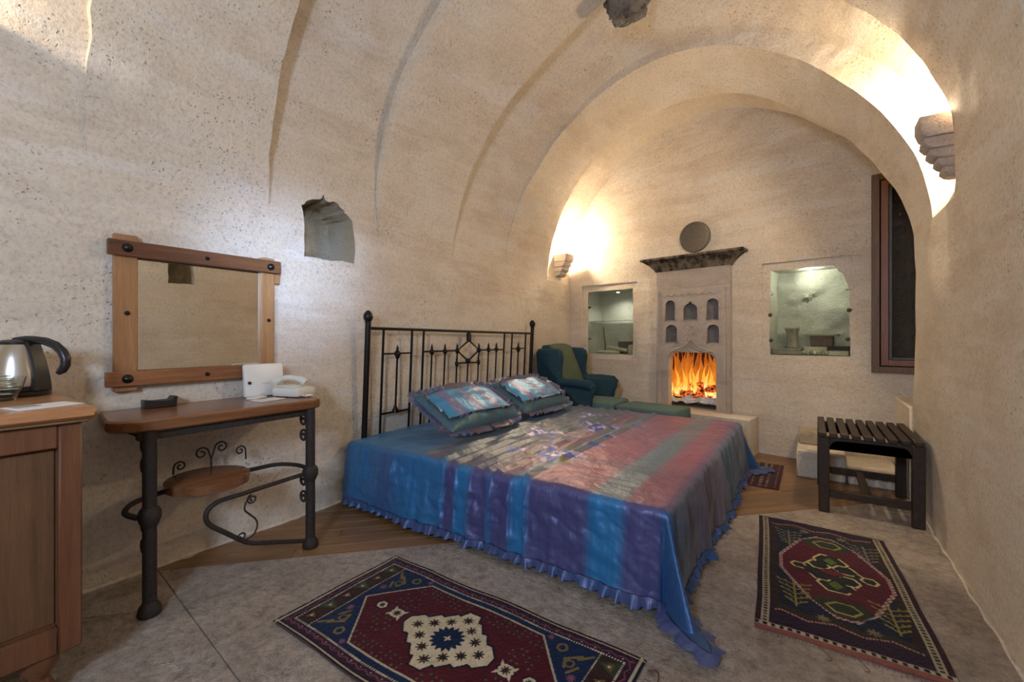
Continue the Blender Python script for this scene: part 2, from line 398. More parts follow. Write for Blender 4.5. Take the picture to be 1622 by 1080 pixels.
def disp(X,Y,Z): 
    return .012*fbm(X*1.4,Y*1.4,Z*1.4,3,11)+.0035*vn(X*9,Y*9,Z*9,5)
bays=[]
for (i0,i1,Ra,Rb,nm) in SECT:
    ylen=BND[i1][0]-BND[i0][0]; NY=max(10,int(ylen/.045)); NT=150
    th=np.linspace(0,PI,NT)
    P=np.zeros((NY+1,NT,3)); Q=np.zeros((NY+1,NT,3))
    for j in range(NY+1):
        t=j/NY; R=Ra(th)*(1-t)+Rb(th)*t
        for (arr,RR,out) in ((P,R,0),(Q,R+.42,1)):
            X=CX+RR*np.cos(th); Z=ZS+RR*np.sin(th)
            y0=Yb(i0,np.clip(X,XL-.1,XR+.1))+jit(i0,th); y1=Yb(i1,np.clip(X,XL-.1,XR+.1))+jit(i1,th)
            Y=y0*(1-t)+y1*t
            if not out:
                dd=disp(X,Y,Z)*np.clip(np.sin(th)*6,0,1); X=X+dd*np.cos(th); Z=Z+dd*np.sin(th)
            arr[j,:,0]=X; arr[j,:,1]=Y; arr[j,:,2]=Z
    V=np.concatenate([P.reshape(-1,3),Q.reshape(-1,3)]); M_=(NY+1)*NT
    F=gridF(NY+1,NT)+gridF(NY+1,NT,off=M_,flip=True)
    for j in range(NY): F+=[(j*NT,(j+1)*NT,M_+(j+1)*NT,M_+j*NT),(j*NT+NT-1,M_+j*NT+NT-1,M_+(j+1)*NT+NT-1,(j+1)*NT+NT-1)]
    for k in range(NT-1):
        F+=[(k,M_+k,M_+k+1,k+1)]; e=NY*NT; F+=[(e+k,e+k+1,M_+e+k+1,M_+e+k)]
    b_=obj(nm,V,F,VAULT,ceil); fixn(b_,45); bays.append(b_)
def wallsolid(name,fnP,ulo,uhi,zlo,zhi,res,thick,mat,dampz=None):
    nu=int((uhi-ulo)/res)+1; nz=int((zhi-zlo)/res)+1
    U,Z=np.meshgrid(np.linspace(ulo,uhi,nu),np.linspace(zlo,zhi,nz),indexing='ij')
    P=fnP(U,Z,0); Q=fnP(U,Z,thick)
    V=np.concatenate([P.reshape(-1,3),Q.reshape(-1,3)]); M_=nu*nz
    F=gridF(nu,nz)+gridF(nu,nz,off=M_,flip=True)
    for i in range(nu-1): F+=[(i*nz,(i+1)*nz,M_+(i+1)*nz,M_+i*nz),(i*nz+nz-1,M_+i*nz+nz-1,M_+(i+1)*nz+nz-1,(i+1)*nz+nz-1)]
    for k in range(nz-1): e=(nu-1)*nz; F+=[(k,M_+k,M_+k+1,k+1),(e+k,e+k+1,M_+e+k+1,M_+e+k)]
    o=obj(name,V,F,mat,kind='structure'); fixn(o,45); return o
def fL(U,Z,t):
    d=0 if t else disp(0*U+XL,U,Z)*np.clip((ZS-Z)*4,0,1)*np.clip(Z*3+.15,0,1)*.8; return np.stack([0*U+XL-t-d*(0 if t else 1),U,Z],-1)
def fR(U,Z,t):
    d=0 if t else disp(0*U+XR,U,Z)*np.clip((ZS-Z)*4,0,1)*np.clip(Z*3+.15,0,1)*.8; return np.stack([0*U+XR+t+d,U,Z],-1)
wl=wallsolid('wall_left',fL,-1.35,5.78,-.02,ZS,.04,.42,WALL)
wr=wallsolid('wall_right',fR,-1.35,4.27,-.02,ZS,.04,.42,WALL)
wa=wallsolid('wall_alcove',lambda U,Z,t: np.stack([0*U+1.045+t,U,Z],-1),4.2,5.1,-.02,2.45,.1,.3,WALL)
for k_,(x_,y0_,y1_) in enumerate(((XL+.004,.45,5.5),(XR-.004,.3,4.2))):
    MB().tube([(x_+.004*math.sin(i*1.7)+.003*math.sin(i*.6),y0_+(y1_-y0_)*i/60,.0) for i in range(61)],[(.012,.007)[k_]+.003*math.sin(i*2.3) for i in range(61)],6).obj('trim_%d'%(k_+1),VAULT,None,kind='structure')
# ragged niches in the side walls (one over the bed side, its twin on the right wall seen in the mirror)
def ragged(poly,mat):
    out=[]
    for i in range(len(poly)):
        a,b=poly[i],poly[(i+1)%len(poly)]
        for k in range(4):
            t=k/4; out.append((a[0]+(b[0]-a[0])*t+random.uniform(-.006,.006),a[1]+(b[1]-a[1])*t+random.uniform(-.006,.006)))
    return out
def nichecut(poly,x0,sgn,depth,mat):
    P=ragged(poly,mat); mb=MB(); c=np.mean(P,0); n=len(P); V=[];L=7
    for l in range(L):
        t=l/(L-1); x=x0+sgn*(-.35+t*(.35+depth)); s=1 if x*sgn<x0*sgn else 1-.12*max(0,(x-x0)*sgn/depth)
        for (a,b) in P:
            j=random.uniform(-.010,.010) if l>3 else 0
            V.append((x+(random.uniform(-.015,.015) if l==L-1 else 0),c[0]+(a-c[0])*s+j,c[1]+(b-c[1])*s+j))
    cc=len(V); V.append((x0+sgn*(depth+.02),c[0],c[1]))
    F=gridF(L,n,True)+[tuple(range(n))[::-1]]+[((L-1)*n+k,(L-1)*n+(k+1)%n,cc) for k in range(n)]
    mb.add(V,F); mb.mat=mat; return mb
nL=[(1.625,1.735),(2.02,1.745),(2.02,2.06),(1.96,2.12),(1.87,2.17),(1.80,2.165),(1.785,2.20),(1.76,2.165),(1.69,2.15),(1.625,2.09)]
random.seed(3); boolean(wl,[nichecut(nL,XL,-1,.30,ROUGH)],45)
random.seed(3); boolean(bays[2],[nichecut(nL,XL,-1,.30,ROUGH)],45)
nR=[(1.93,1.83),(2.19,1.83),(2.19,2.10),(2.10,2.18),(1.98,2.16),(1.93,2.08)]
random.seed(4); boolean(wr,[nichecut(nR,XR,1,.28,ROUGH)],45)
random.seed(4); boolean(bays[2],[nichecut(nR,XR,1,.28,ROUGH)],45)
# end wall with its openings
def fE(U,Z,t):
    d=0 if t else .010*fbm(U*1.5,3.3,Z*1.5,3,21)+.003*vn(U*9,0,Z*9,6)
    return np.stack([U-.1714*(-t-d),5.081-.174*U-.985*(-t-d),Z],-1)
we=wallsolid('wall_end',fE,-3.1,1.4,-.02,4.05,.035,.55,WALL)
def pr(poly,d0,d1,mat=None,bev=0):
    mb=MB().prism(poly,lambda a,b,d:EW(a,d,b),d0,d1,bev); mb.mat=mat or WALL; return mb
def rc(a0,a1,b0,b1): return [(a0,b0),(a1,b0),(a1,b1),(a0,b1)]
def rough(poly,a=.005,k=5):
    out=[]
    for i in range(len(poly)):
        p,q=poly[i],poly[(i+1)%len(poly)]
        for t in range(k): out.append((p[0]+(q[0]-p[0])*t/k+random.uniform(-a,a),p[1]+(q[1]-p[1])*t/k+random.uniform(-a,a)))
    return out
cuts=[pr(rough(rc(-2.615,-1.80,.905,1.895),.004),.05,-.022),
      pr(rough(rc(-2.535,-1.862,.968,1.812),.004),.06,-.36,DISPLAY),
      pr(rough(rc(-.41,.375,.955,1.945),.004),.05,-.022),
      pr(rough([(-.348,1.018),(.296,1.018),(.292,1.62),(.25,1.76),(.17,1.868),(-.345,1.868)],.006),.06,-.34,DISPLAY),
      pr(rc(-1.49,-.715,.36,1.12),.05,-.20),pr(rc(-1.62,-.715,.36,1.12),-.10,-.42),
      pr(rc(.445,.93,.88,2.63),.05,-.20)]
boolean(we,cuts,45)
# back wall of display niches get rough rock shelves
# ------------------------------------------------------------------ fireplace
fp=thing('fireplace','carved stone fireplace with small arched recesses on the end wall','fireplace',EW(-1.1,0,.37))
def arch(a0,a1,b0,b1,k=8,pt=0):
    w=(a1-a0)/2; c=(a0+a1)/2; h=w*.85; pts=[(a0,b0),(a1,b0)]
    for i in range(k+1):
        t=PI*i/k; pts.append((c+w*math.cos(t),b1-h+h*math.sin(t)))
    return pts
def ogee():
    return [(-1.385,.2),(-.83,.2),(-.83,.90),(-.845,.96),(-.88,1.0),(-.93,1.018),(-1.27,1.018),(-1.32,1.0),(-1.352,.95),(-1.362,.90),(-1.362,.2)]
sur=MB().prism(rc(-1.508,-.695,.377,1.965),lambda a,b,d:EW(a,d,b),-.02,.075,.004)
so=sur.obj('surround',CARVED,fp)
op=[(-1.362,.3),(-.832,.3),(-.832,.90),(-.845,.96),(-.88,1.0),(-.93,1.02),(-1.27,1.02),(-1.32,1.0),(-1.352,.95),(-1.362,.90)]
cen=[(-1.19,1.385),(-1.028,1.385),(-1.028,1.52),(-1.04,1.545),(-1.06,1.565),(-1.085,1.575),(-1.10,1.598),(-1.118,1.60),(-1.13,1.578),(-1.155,1.568),(-1.175,1.548),(-1.19,1.52)]
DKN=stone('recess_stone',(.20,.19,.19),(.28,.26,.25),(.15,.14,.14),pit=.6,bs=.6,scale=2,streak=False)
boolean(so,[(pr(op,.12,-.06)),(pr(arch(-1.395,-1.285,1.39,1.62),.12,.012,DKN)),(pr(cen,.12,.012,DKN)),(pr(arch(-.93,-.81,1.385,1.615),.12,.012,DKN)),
    (pr(arch(-1.39,-1.26,1.135,1.335),.12,.012,DKN)),(pr(arch(-.925,-.805,1.135,1.33),.12,.012,DKN)),
    (pr([(-1.47,.42),(-1.455,.42),(-1.455,1.72),(-1.47,1.72)],.12,.064)),(pr([(-.755,.42),(-.74,.42),(-.74,1.72),(-.755,1.72)],.12,.064)),
    (pr(rc(-1.53,-.66,1.745,1.757),.12,.066))],35)
# mouldings
def ewp(pts,d): return [EW(a,d,b) for a,b in pts]
for nm,pts in (('scalloped_band',[(-1.44+.62*i/60,1.70-.03*abs(math.sin(PI*i/60*8))) for i in range(61)]),
               ('ogee_moulding',[(-1.385,.90),(-1.372,.97),(-1.33,1.025),(-1.27,1.05),(-1.2,1.075),(-1.15,1.11),(-1.105,1.165),(-1.06,1.11),(-1.01,1.075),(-.93,1.05),(-.87,1.03),(-.825,.98),(-.812,.90)]),
               ('ogee_moulding',[(-1.34,1.03),(-1.27,1.03),(-1.19,1.05),(-1.14,1.08),(-1.105,1.13),(-1.07,1.08),(-1.02,1.05),(-.93,1.03),(-.86,1.03)]),
               ('scroll_ornament',spiral((-1.096,1.287),.048,.006,-PI/2,2.6*PI,26))):
    MB().tube(ewp(pts,.076),.009 if 'ogee' in nm else .007,8).obj(nm,CARVED,fp)
for a in (-1.488,-.715): MB().tube(ewp([(a,.40),(a,1.74)],.074),.013,8).obj('edge_moulding',CARVED,fp)
# rims around recesses
for (a0,a1,b0,b1) in ((-1.395,-1.285,1.39,1.62),(-.93,-.81,1.385,1.615),(-1.39,-1.26,1.135,1.335),(-.925,-.805,1.135,1.33)):
    MB().tube(ewp(arch(a0-.006,a1+.006,b0-.006,b1+.006),.074),.005,6,closed=True).obj('recess_rim',CARVED,fp)
MB().tube(ewp(cen,.074),.006,6,closed=True).obj('recess_rim',CARVED,fp)
# mantel: flared cornice
MANT=stone('mantel_stone',(.24,.20,.15),(.30,.25,.19),(.1,.08,.06),pit=.8,bs=.5,scale=2.2,streak=False)
def _mant():
    nt=MANT.node_tree; b=nt.nodes['Principled BSDF']; src=b.inputs['Base Color'].links[0].from_socket
    f=ramp(nt,noise(nt,coords(nt,(2.2,2.2,.9)),6,5,.7),[(.42,(.95,.95,.95)),(.56,(.25,.25,.25))]); c=mix(nt,f,src,(.028,.022,.016)); lk(nt,c,b.inputs['Base Color'])
_mant()
mm=MB(); prof=[(0,.0),(.002,.012),(.012,.04),(.035,.085),(.065,.125),(.085,.140),(.085,.165)]
V=[];n=len(prof)
for (e,z) in prof:
    z=z*.93
    for (a,d) in ((-1.52-e*1.7,-.03),(-1.52-e*1.7,.08+e*1.2),(-.685+e*1.7,.08+e*1.2),(-.685+e*1.7,-.03)): V.append(EW(a,d,1.965+z))
mm.add(V,gridF(n,4,True)+[(3,2,1,0),tuple(4*(n-1)+k for k in range(4))]).obj('mantel_shelf',MANT,fp)
# fire: logs, flames, ash behind the opening
SOOT=plain('soot_stone',(.10,.06,.035),.95,ns=12,amt=.6)
fb=pr(rc(-1.615,-.82,.37,1.115),-.39,-.405,SOOT).obj('fire_back',SOOT,fp)
pr(rc(-1.48,-.82,.362,.384),-.03,-.385).obj('hearth_floor',CARVED,fp)
ASH=plain('ash',(.60,.64,.74),.95,ns=25,amt=.5,bs=1)
am=MB(); N=34
V=[]
for i in range(N):
    for j in range(16):
        a=-1.48+.655*i/(N-1); d=-.03-.33*j/15; h=.405+.12*math.sin(PI*min(1,j/9+.12))*(.7+.5*float(vn(a*16,d*16,0,3)))
        V.append(EW(a,d,h))
am.add(V,gridF(N,16)).obj('ash_bed',ASH,fp)
BARK,nt,b=newmat('burning_log'); v=coords(nt); n_=noise(nt,v,28,5,.7)
lk(nt,ramp(nt,n_,[(.4,(.03,.012,.008)),(.6,(.16,.06,.03))]),b.inputs['Base Color'])
lk(nt,ramp(nt,n_,[(.45,(0,0,0)),(.62,(1,.16,.02))]),b.inputs['Emission Color']); b.inputs['Emission Strength'].default_value=1.6
for (p,q,r) in (((-1.30,-.12,.53),(-.98,-.20,.50),.042),((-1.22,-.24,.52),(-.90,-.12,.62),.045),((-1.12,-.16,.66),(-.92,-.2,.56),.035),((-1.2,-.22,.63),(-1.07,-.13,.51),.034)):
    P=[EW(*(p[k]+(q[k]-p[k])*t/6+random.uniform(-.006,.006) for k in range(3))) for t in range(7)]
    MB().tube(P,[r*random.uniform(.85,1.1) for _ in range(7)],10).obj('firewood_log',BARK,fp)
def flamemat(name,c0,c1,c2,s,z0,z1):
    m,nt,b=newmat(name); tc=nd(nt,'ShaderNodeTexCoord'); sp=nd(nt,'ShaderNodeSeparateXYZ'); lk(nt,tc.outputs['Generated'],sp.inputs[0])
    v=coords(nt,(1,1,.4)); n_=noise(nt,v,16,4,.6)
    f=math_(nt,'ADD',sp.outputs[2],math_(nt,'MULTIPLY',math_(nt,'SUBTRACT',n_,.5),.9))
    lk(nt,ramp(nt,f,[(.05,c0),(.4,c1),(.9,c2)]),b.inputs['Emission Color']); b.inputs['Emission Strength'].default_value=s
    b.inputs['Base Color'].default_value=(.1,.02,0,1); b.inputs['Roughness'].default_value=1; b.inputs['Specular IOR Level'].default_value=0
    return m
FL1=flamemat('flame_back',(.95,.34,.04),(.62,.17,.015),(.30,.065,.012),1.0,0,0)
FL2=flamemat('flame_front',(1,.80,.34),(1,.52,.07),(.85,.26,.02),1.15,0,0)
random.seed(12)
def flame(a,d,z,h,w,mat):
    pts=[];rs=[];ph=random.uniform(0,6)
    for i in range(12):
        t=i/11; pts.append(EW(a+.035*math.sin(ph+t*5)*t,d,z+h*t)); rs.append(max(.0012,w*math.sin(PI*(t*.82+.16))**1.1*(1-t**2.2)))
    m=MB().tube(pts,rs,8); return m.obj('flame',mat,fp)
for i in range(26): flame(-1.54+.027*i+random.uniform(-.01,.01),-.31+random.uniform(-.03,.03),.46,random.uniform(.55,.72),random.uniform(.032,.046),FL1)
for i in range(26): flame(-1.42+.0225*i+random.uniform(-.01,.01),-.20+random.uniform(-.05,.08),.48+random.uniform(0,.05),random.choice([.12,.18,.26,.38,.2]),random.uniform(.014,.030),FL2)
# raised hearth block
HB=MB().prism(rc(-1.62,-.44,0,.377),lambda a,b,d:EW(a,d,b),.0,.30,.012)
HB.obj('hearth_block',WALL,loc=EW(-1.05,.15,0),label='raised pale stone hearth block below the fireplace',cat='hearth')
# round disc above the mantel
dm=MB(); M=Matrix(((.985,0,-.1714),(-.1714,0,-.985),(0,1,0))).to_4x4()
dm.lathe([(.001,-.01),(.168,-.01),(.174,.0),(.174,.018),(.165,.026),(.155,.018),(.02,.020),(.001,.020)],EW(-1.085,0,2.33),40,M=M)
dm.obj('round_plaque',DISCM,loc=EW(-1.085,0,2.33),label='dark round metal plaque on the wall above the mantel',cat='plaque')
# ------------------------------------------------------------------ display niches: glass, shelves, relics
def part(nm,mat,par,*boxes,bev=.003):
    m=MB()
    for lo,hi in boxes: m.box(lo,hi,bev)
    return m.obj(nm,mat,par)
def ewbox(a0,a1,b0,b1,d0,d1,bev=.002): return pr(rc(a0,a1,b0,b1),d0,d1,None,bev)
CHROME=plain('chrome',(.85,.85,.85),.1,1)
STAINM=plain('rusty_iron',(.12,.085,.06),.7,.3)
gl=thing('display_glass','glass pane closing the left niche beside the armchair','glass pane',EW(-2.2,0,.97))
ewbox(-2.527,-1.870,.976,1.80,-.026,-.032,.001).obj('pane',GLASS,gl)
for z in (1.17,1.60): ewbox(-2.528,-2.495,z-.012,z+.012,-.016,-.042).obj('clip',STAINM,gl)
sh=thing('glass_shelf','glass shelf halfway up the left wall niche','shelf',EW(-2.2,0,1.41))
ewbox(-2.52,-1.875,1.407,1.415,-.05,-.34,.001).obj('shelf_plate',GLASS,sh)
lampn=thing('niche_spotlight','small round spotlight in the top of the left niche','spotlight',EW(-2.13,-.12,1.81))
MB().lathe([(.001,.006),(.028,.006),(.032,0),(.032,-.008),(.022,-.012),(.001,-.012)],EW(-2.13,-.12,1.80),16).obj('housing',CHROME,lampn)
MB().lathe([(.001,0),(.018,0),(.018,-.004),(.001,-.004)],EW(-2.13,-.12,1.787),16).obj('lens',emit('lamp_lens',(1,.97,.9),18),lampn)
PARCH=plain('parchment',(.50,.47,.35),.8,ns=30,amt=.2)
def scroll(p,q,r,label):
    MB().tube([EW(*p),EW(*q)],r,12).obj('paper_scroll',PARCH,loc=EW(*p),label=label,cat='scroll')
scroll((-2.44,-.10,.992),(-2.10,-.09,.990),.022,'rolled paper scroll lying at the front of the left niche')
scroll((-2.32,-.19,1.058),(-2.005,-.14,1.015),.024,'rolled paper scroll slanting behind another in the left niche')
ewbox(-2.20,-1.99,1.03,1.135,-.24,-.31,.003).obj('dark_box',plain('box_brown',(.13,.12,.10),.7),loc=EW(-2.1,-.27,1.03),label='small dark box at the back of the left niche',cat='box')
ewbox(-2.21,-1.965,.970,1.032,-.20,-.345,.003).obj('wooden_block',WINW2,loc=EW(-2.1,-.27,.97),label='flat wooden block under the dark box in the left niche',cat='block')
MB().tube([EW(-2.40,-.20,1.33),EW(-2.37,-.17,1.20),EW(-2.33,-.13,1.09),EW(-2.325,-.12,.975)],[.007,.009,.010,.010],8).obj('walking_stick',WINW2,loc=EW(-2.325,-.12,.972),label='thin dark stick leaning in the left niche',cat='stick')
ct=thing('candle_jar','small greenish jar with a dark wire handle in the left niche','jar',EW(-1.925,-.12,.97))
MB().lathe([(.001,0),(.045,0),(.048,.01),(.048,.1),(.036,.118),(.030,.125),(.001,.125)],EW(-1.93,-.12,.97),18).obj('body',PARCH,ct)
MB().tube([EW(-1.985,-.12,1.115),EW(-1.93,-.12,1.122),EW(-1.885,-.12,1.135),EW(-1.88,-.12,1.15)],.005,6).obj('handle',STAINM,ct)
gr_=thing('display_glass','glass pane over the right niche next to the window','glass pane',EW(0,0,1.02))
pr([(-.342,1.022),(.288,1.022),(.285,1.62),(.243,1.75),(.165,1.858),(-.34,1.858)],-.026,-.032,None,.001).obj('pane',GLASS,gr_)
for (a,z,mt) in ((-.338,1.637,CHROME),(.276,1.643,CHROME),(-.338,1.161,STAINM),(.279,1.176,STAINM),(.290,1.443,STAINM),(-.345,1.42,STAINM)):
    MB().lathe([(.001,-.01),(.018,-.01),(.020,0),(.012,.014),(.001,.014)],EW(a,-.024,z),14,M=M).obj('clip',mt,gr_)
ROCK=stone('relic_stone',(.30,.28,.22),(.38,.36,.29),(.22,.2,.16),pit=.6,bs=.8,scale=3,streak=False)
CREAM=stone('cream_stone',(.60,.58,.42),(.66,.64,.48),(.5,.47,.33),pit=.6,bs=.6,scale=3,streak=False)
ps=thing('stone_pedestal','grey carved stone capital standing left in the right niche','stone relic',EW(-.19,-.2,1.075))
MB().lathe([(.001,0),(.062,0),(.066,.012),(.052,.03),(.050,.15),(.060,.185),(.066,.20),(.001,.20)],EW(-.19,-.2,1.08),18).obj('shaft',ROCK,ps)
MB().lathe([(.001,0),(.070,0),(.072,.010),(.001,.012)],EW(-.19,-.2,1.28),14).obj('cap',CREAM,ps)
ewbox(-.335,-.09,1.02,1.08,-.06,-.31,.008).obj('stone_slab',ROCK,loc=EW(-.2,-.2,1.02),label='flat grey stone under the carved capital in the right niche',cat='stone relic')
bx=thing('relic_casket','brown casket with a wide flat lid in the right niche','casket',EW(.06,-.22,1.10))
ewbox(-.03,.145,1.10,1.205,-.16,-.28,.003).obj('body',plain('casket_brown',(.14,.085,.06),.7,ns=20),bx)
ewbox(-.075,.19,1.203,1.225,-.13,-.31,.004).obj('lid',ROCK,bx)
ewbox(-.085,.11,1.02,1.10,-.14,-.32,.008).obj('cream_block',CREAM,loc=EW(0,-.25,1.02),label='cream stone block under the casket in the right niche',cat='stone relic')
random.seed(5); 
def rockv(c,s,seed,n=10,m=7):
    mb=MB().ball((0,0,0),1,n,m); V=np.array(mb.V); k=1+.26*vn(V[:,0]*2,V[:,1]*2,V[:,2]*2,seed)+.2*vn(V[:,0]*5,V[:,1]*5,V[:,2]*5,seed+1)+.1*vn(V[:,0]*11,V[:,1]*11,V[:,2]*11,seed+2); V=V*k[:,None]*np.array(s)+np.array(c); mb.V=[tuple(v) for v in V]; return mb
for i in range(8):
    a=-.10+.030*i; c=EW(a,-.09-.015*(i%2),1.038+.006*(i%3)); rockv(c,(.018,.016,.02),i,8,6).obj('stone_fragment',CREAM if i%3 else ROCK,loc=(c[0],c[1],1.02),label='one of a row of small cream stone fragments at the front of the right niche',cat='stone',group='stone fragments in the right niche')
bt=thing('black_tray','black tray on a cream stone in the right niche corner','tray',EW(.2,-.14,1.06))
ewbox(.12,.278,1.068,1.104,-.07,-.22,.003).obj('tray_body',BLKP,bt); ewbox(.112,.284,1.100,1.108,-.065,-.225,.002).obj('rim',BLKP,bt)
ewbox(.125,.278,1.02,1.066,-.07,-.22,.006).obj('cream_stone',CREAM,loc=EW(.2,-.14,1.02),label='cream stone under the black tray in the right niche',cat='stone relic')
rk=MB(); NN=26; V=[]
for i in range(NN):
    for j in range(NN):
        a=-.352+.65*i/(NN-1); z=1.015+.86*j/(NN-1)
        h=.05*max(0,float(fbm(a*3.2+5,1.7,z*4.1,3,9)))+.05*(1 if z>1.64+.09*math.sin(a*8) else 0)*max(0,1-abs(a+.06)/.2)
        V.append(EW(a,-.335+h,z))
rk.add(V,gridF(NN,NN)).obj('niche_rock_face',DISPLAY,we)
# ------------------------------------------------------------------ window with carved shutter
wn=thing('window_1',None,None,EW(.7,0,.88),kind='structure')
def fr(nm,mat,a0,a1,b0,b1,w,d0,d1,par):
    ewbox(a0,a0+w,b0,b1,d0,d1).obj(nm,mat,par); ewbox(a1-w,a1,b0,b1,d0,d1).obj(nm,mat,par)
    ewbox(a0+w,a1-w,b0,b0+w,d0,d1).obj(nm,mat,par); ewbox(a0+w,a1-w,b1-w,b1,d0,d1).obj(nm,mat,par)
fr('outer_frame',WINW2,.447,.93,.883,2.63,.055,.020,-.10,wn)
fr('sash',WINW,.510,.868,.946,2.57,.050,.004,-.06,wn)
fr('glazing_bead',plain('bead',(.10,.11,.09),.5),.562,.816,.998,2.518,.020,-.012,-.05,wn)
ewbox(.58,.80,1.01,2.50,-.028,-.033,.0005).obj('window_pane',GLASS,wn)
lt=thing('carved_shutter','dark carved wooden shutter panel behind the window glass','shutter',EW(.7,-.13,.89))
ewbox(.50,.89,.90,2.62,-.13,-.16).obj('panel',CARVD,lt)
for i in range(11):
    z=1.06+.135*i
    for a,s in ((.63,1),(.745,-1)):
        MB().tube(spiral((a,z),.052,.008,PI*.5*s,PI*.5*s+s*3.4*PI,22,lambda p,q:EW(p,-.126,q)),.007,6).obj('carved_scroll',CARVD,lt)
# ledge in the alcove
lb=MB().box((.597,4.275,-.01),(1.04,4.985,.685),.012); lb.obj('window_ledge',WALL,loc=EW(.8,.1,0),label='pale stone ledge in the corner below the window, right of the bench',cat='ledge')
# stone steps behind bench
st=thing('stone_step','low white stone step against the end wall behind the bench','step',(.07,4.6,0))
def brick(lo,hi): 
    return MB().box(lo,hi,.012)
brick((-.10,4.46,0),(.24,5.02,.232)).obj('lower_block',WALL,st)
brick((-.09,4.72,.232),(.24,5.05,.335)).obj('upper_block',ROUGH,st)
brick((.25,4.46,0),(.59,5.00,.12)).obj('stone_plinth',WALL,loc=(.6,4.7,0),label='low white stone plinth running behind the bench legs',cat='plinth')
# ------------------------------------------------------------------ corbels
def corbel(name,label,fn,loc,mat,wid,steps,top):
    t=thing(name,label,'corbel',loc)
    z=top
    for i,(p,h,dx) in enumerate(steps):
        poly=[(0,z),(p,z),(p+.002,z-h*.45),(p-dx*.35,z-h*.85),(p-dx*.8,z-h),(0,z-h)]
        MB().prism(poly,lambda a,b,d:fn(a,d,b),-wid/2*(1-.06*i),wid/2*(1-.06*i),.005).obj('corbel_step',mat,t); z-=h
    return t
corbel('wall_corbel','stepped stone corbel light bracket on the right wall under the arch',lambda a,d,b:(XR+.05-a,3.32+d,b),(XR,3.32,2.08),CARVED,.15,
       [(.175,.12,.04),(.155,.065,.05),(.13,.055,.05),(.10,.05,.05),(.075,.05,.05)],2.41)
corbel('wall_corbel','small stepped stone corbel left of the end wall niche behind the armchair',lambda a,d,b:(XL+a-.03,5.24+d,b),(XL,5.24,1.96),CARVED,.22,
       [(.19,.10,.03),(.155,.07,.04),(.125,.06,.04),(.09,.06,.05)],2.30)
corbel('wall_corbel','stone corbel light bracket high on the left wall above the cabinet',lambda a,d,b:(XL+a-.1,-.06+d,b),(XL,-.06,2.3),CARVED,.30,
       [(.30,.10,.03),(.25,.06,.04),(.2,.05,.04),(.15,.05,.04)],2.56)
# broken stone in the crown
rockv((-1.12,3.13,3.66),(.15,.10,.14),31,26,20).obj('broken_stone',stone('dark_rubble',(.07,.058,.045),(.40,.37,.33),(.02,.017,.014),pit=1,bs=1,scale=5,streak=False),loc=(-1.12,3.13,3.66),label='dark broken stone stub in the crown of the vault',cat='stone')
# ------------------------------------------------------------------ bed: iron headboard, mattress
HBX=lambda z:-2.745+.05*(z-.45)/.9
bed=thing('iron_bed','double bed with a black wrought iron headboard of spindles and a central diamond','bed',(-1.6,3.15,0))
def hp(y,z): return (HBX(z),y,z)
for y in (2.055,4.36):
    MB().tube([hp(y,0),hp(y,1.31)],.021,12).lathe([(.001,0),(.026,.0),(.022,.012),(.03,.025),(.036,.045),(.030,.07),(.016,.088),(.001,.096)],hp(y,1.30),14).obj('bed_post',BLACKI,bed)
MB().tube([hp(2.055,1.262),hp(4.36,1.236)],.012,8).obj('top_rail',BLACKI,bed)
def hz(y): return 1.262-.026*(y-2.055)/2.3
for y in (2.199,2.489,2.62,3.80,3.945,4.22):
    MB().tube([hp(y,.40),hp(y,hz(y))],.0095,8).obj('upright_bar',BLACKI,bed)
def knob(mb,y,z,r=.022,f=1):
    mb.lathe([(.001,-.03*f),(.010,-.028*f),(r,-.008),(r*1.05,.004),(r*.7,.018),(.008,.026),(.011,.034),(.009,.046),(.004,.062),(.001,.07)],hp(y,z),10); return mb
for y0,y1,ym in ((2.199,2.489,2.343),(3.945,4.22,4.08)):
    MB().tube([hp(y0,1.066),hp(y1,1.066)],.007,8).obj('cross_bar',BLACKI,bed)
    MB().tube([hp(y0,.60),hp(y1,.60)],.009,8).obj('cross_bar',BLACKI,bed)
    m=MB().tube([hp(ym,.60),hp(ym,1.066)],.008,8); knob(m,ym,1.066,.026,1.6); m.lathe([(.001,-.01),(.028,-.006),(.026,.012),(.012,.04),(.009,.055)],hp(ym,.60),10); m.obj('spindle',BLACKI,bed)
MB().tube([hp(2.62,1.072),hp(3.055,1.070)],.008,8).obj('cross_bar',BLACKI,bed)
MB().tube([hp(3.375,1.066),hp(3.80,1.062)],.008,8).obj('cross_bar',BLACKI,bed)
MB().tube([hp(3.045,.952),hp(3.39,.945)],.008,8).obj('cross_bar',BLACKI,bed)
for y in (2.725,2.89,3.055,3.375,3.53,3.665):
    sp_=MB().tube([hp(y,.40),hp(y,1.07)],.0075,8).obj('spindle',BLACKI,bed); knob(MB(),y,1.069,.021).obj('finial',BLACKI,sp_)
    if y in(3.055,3.375): knob(MB(),y,.949,.018).obj('knob',BLACKI,sp_)
MB().tube([hp(3.215,.40),hp(3.215,.95)],.0075,8).ball(hp(3.215,.965),.026,10,8).obj('spindle',BLACKI,bed)
m=MB(); m.tube([hp(3.215,1.165),hp(3.375,1.068),hp(3.215,.965),hp(3.055,1.068)],.010,8,closed=True)
m.lathe([(.012,-.0),(.024,.01),(.024,.07),(.012,.085)],hp(3.215,1.155),10).tube([hp(3.215,1.22),hp(3.215,hz(3.2))],.009,8)
m.ball(hp(3.375,1.068),.022,10,8).ball(hp(3.055,1.068),.022,10,8).obj('diamond_ornament',BLACKI,bed)
MB().box((-2.70,2.02,.16),(-.55,4.20,.43),.05).obj('mattress',plain('mattress_ticking',(.35,.36,.4),.8),bed)
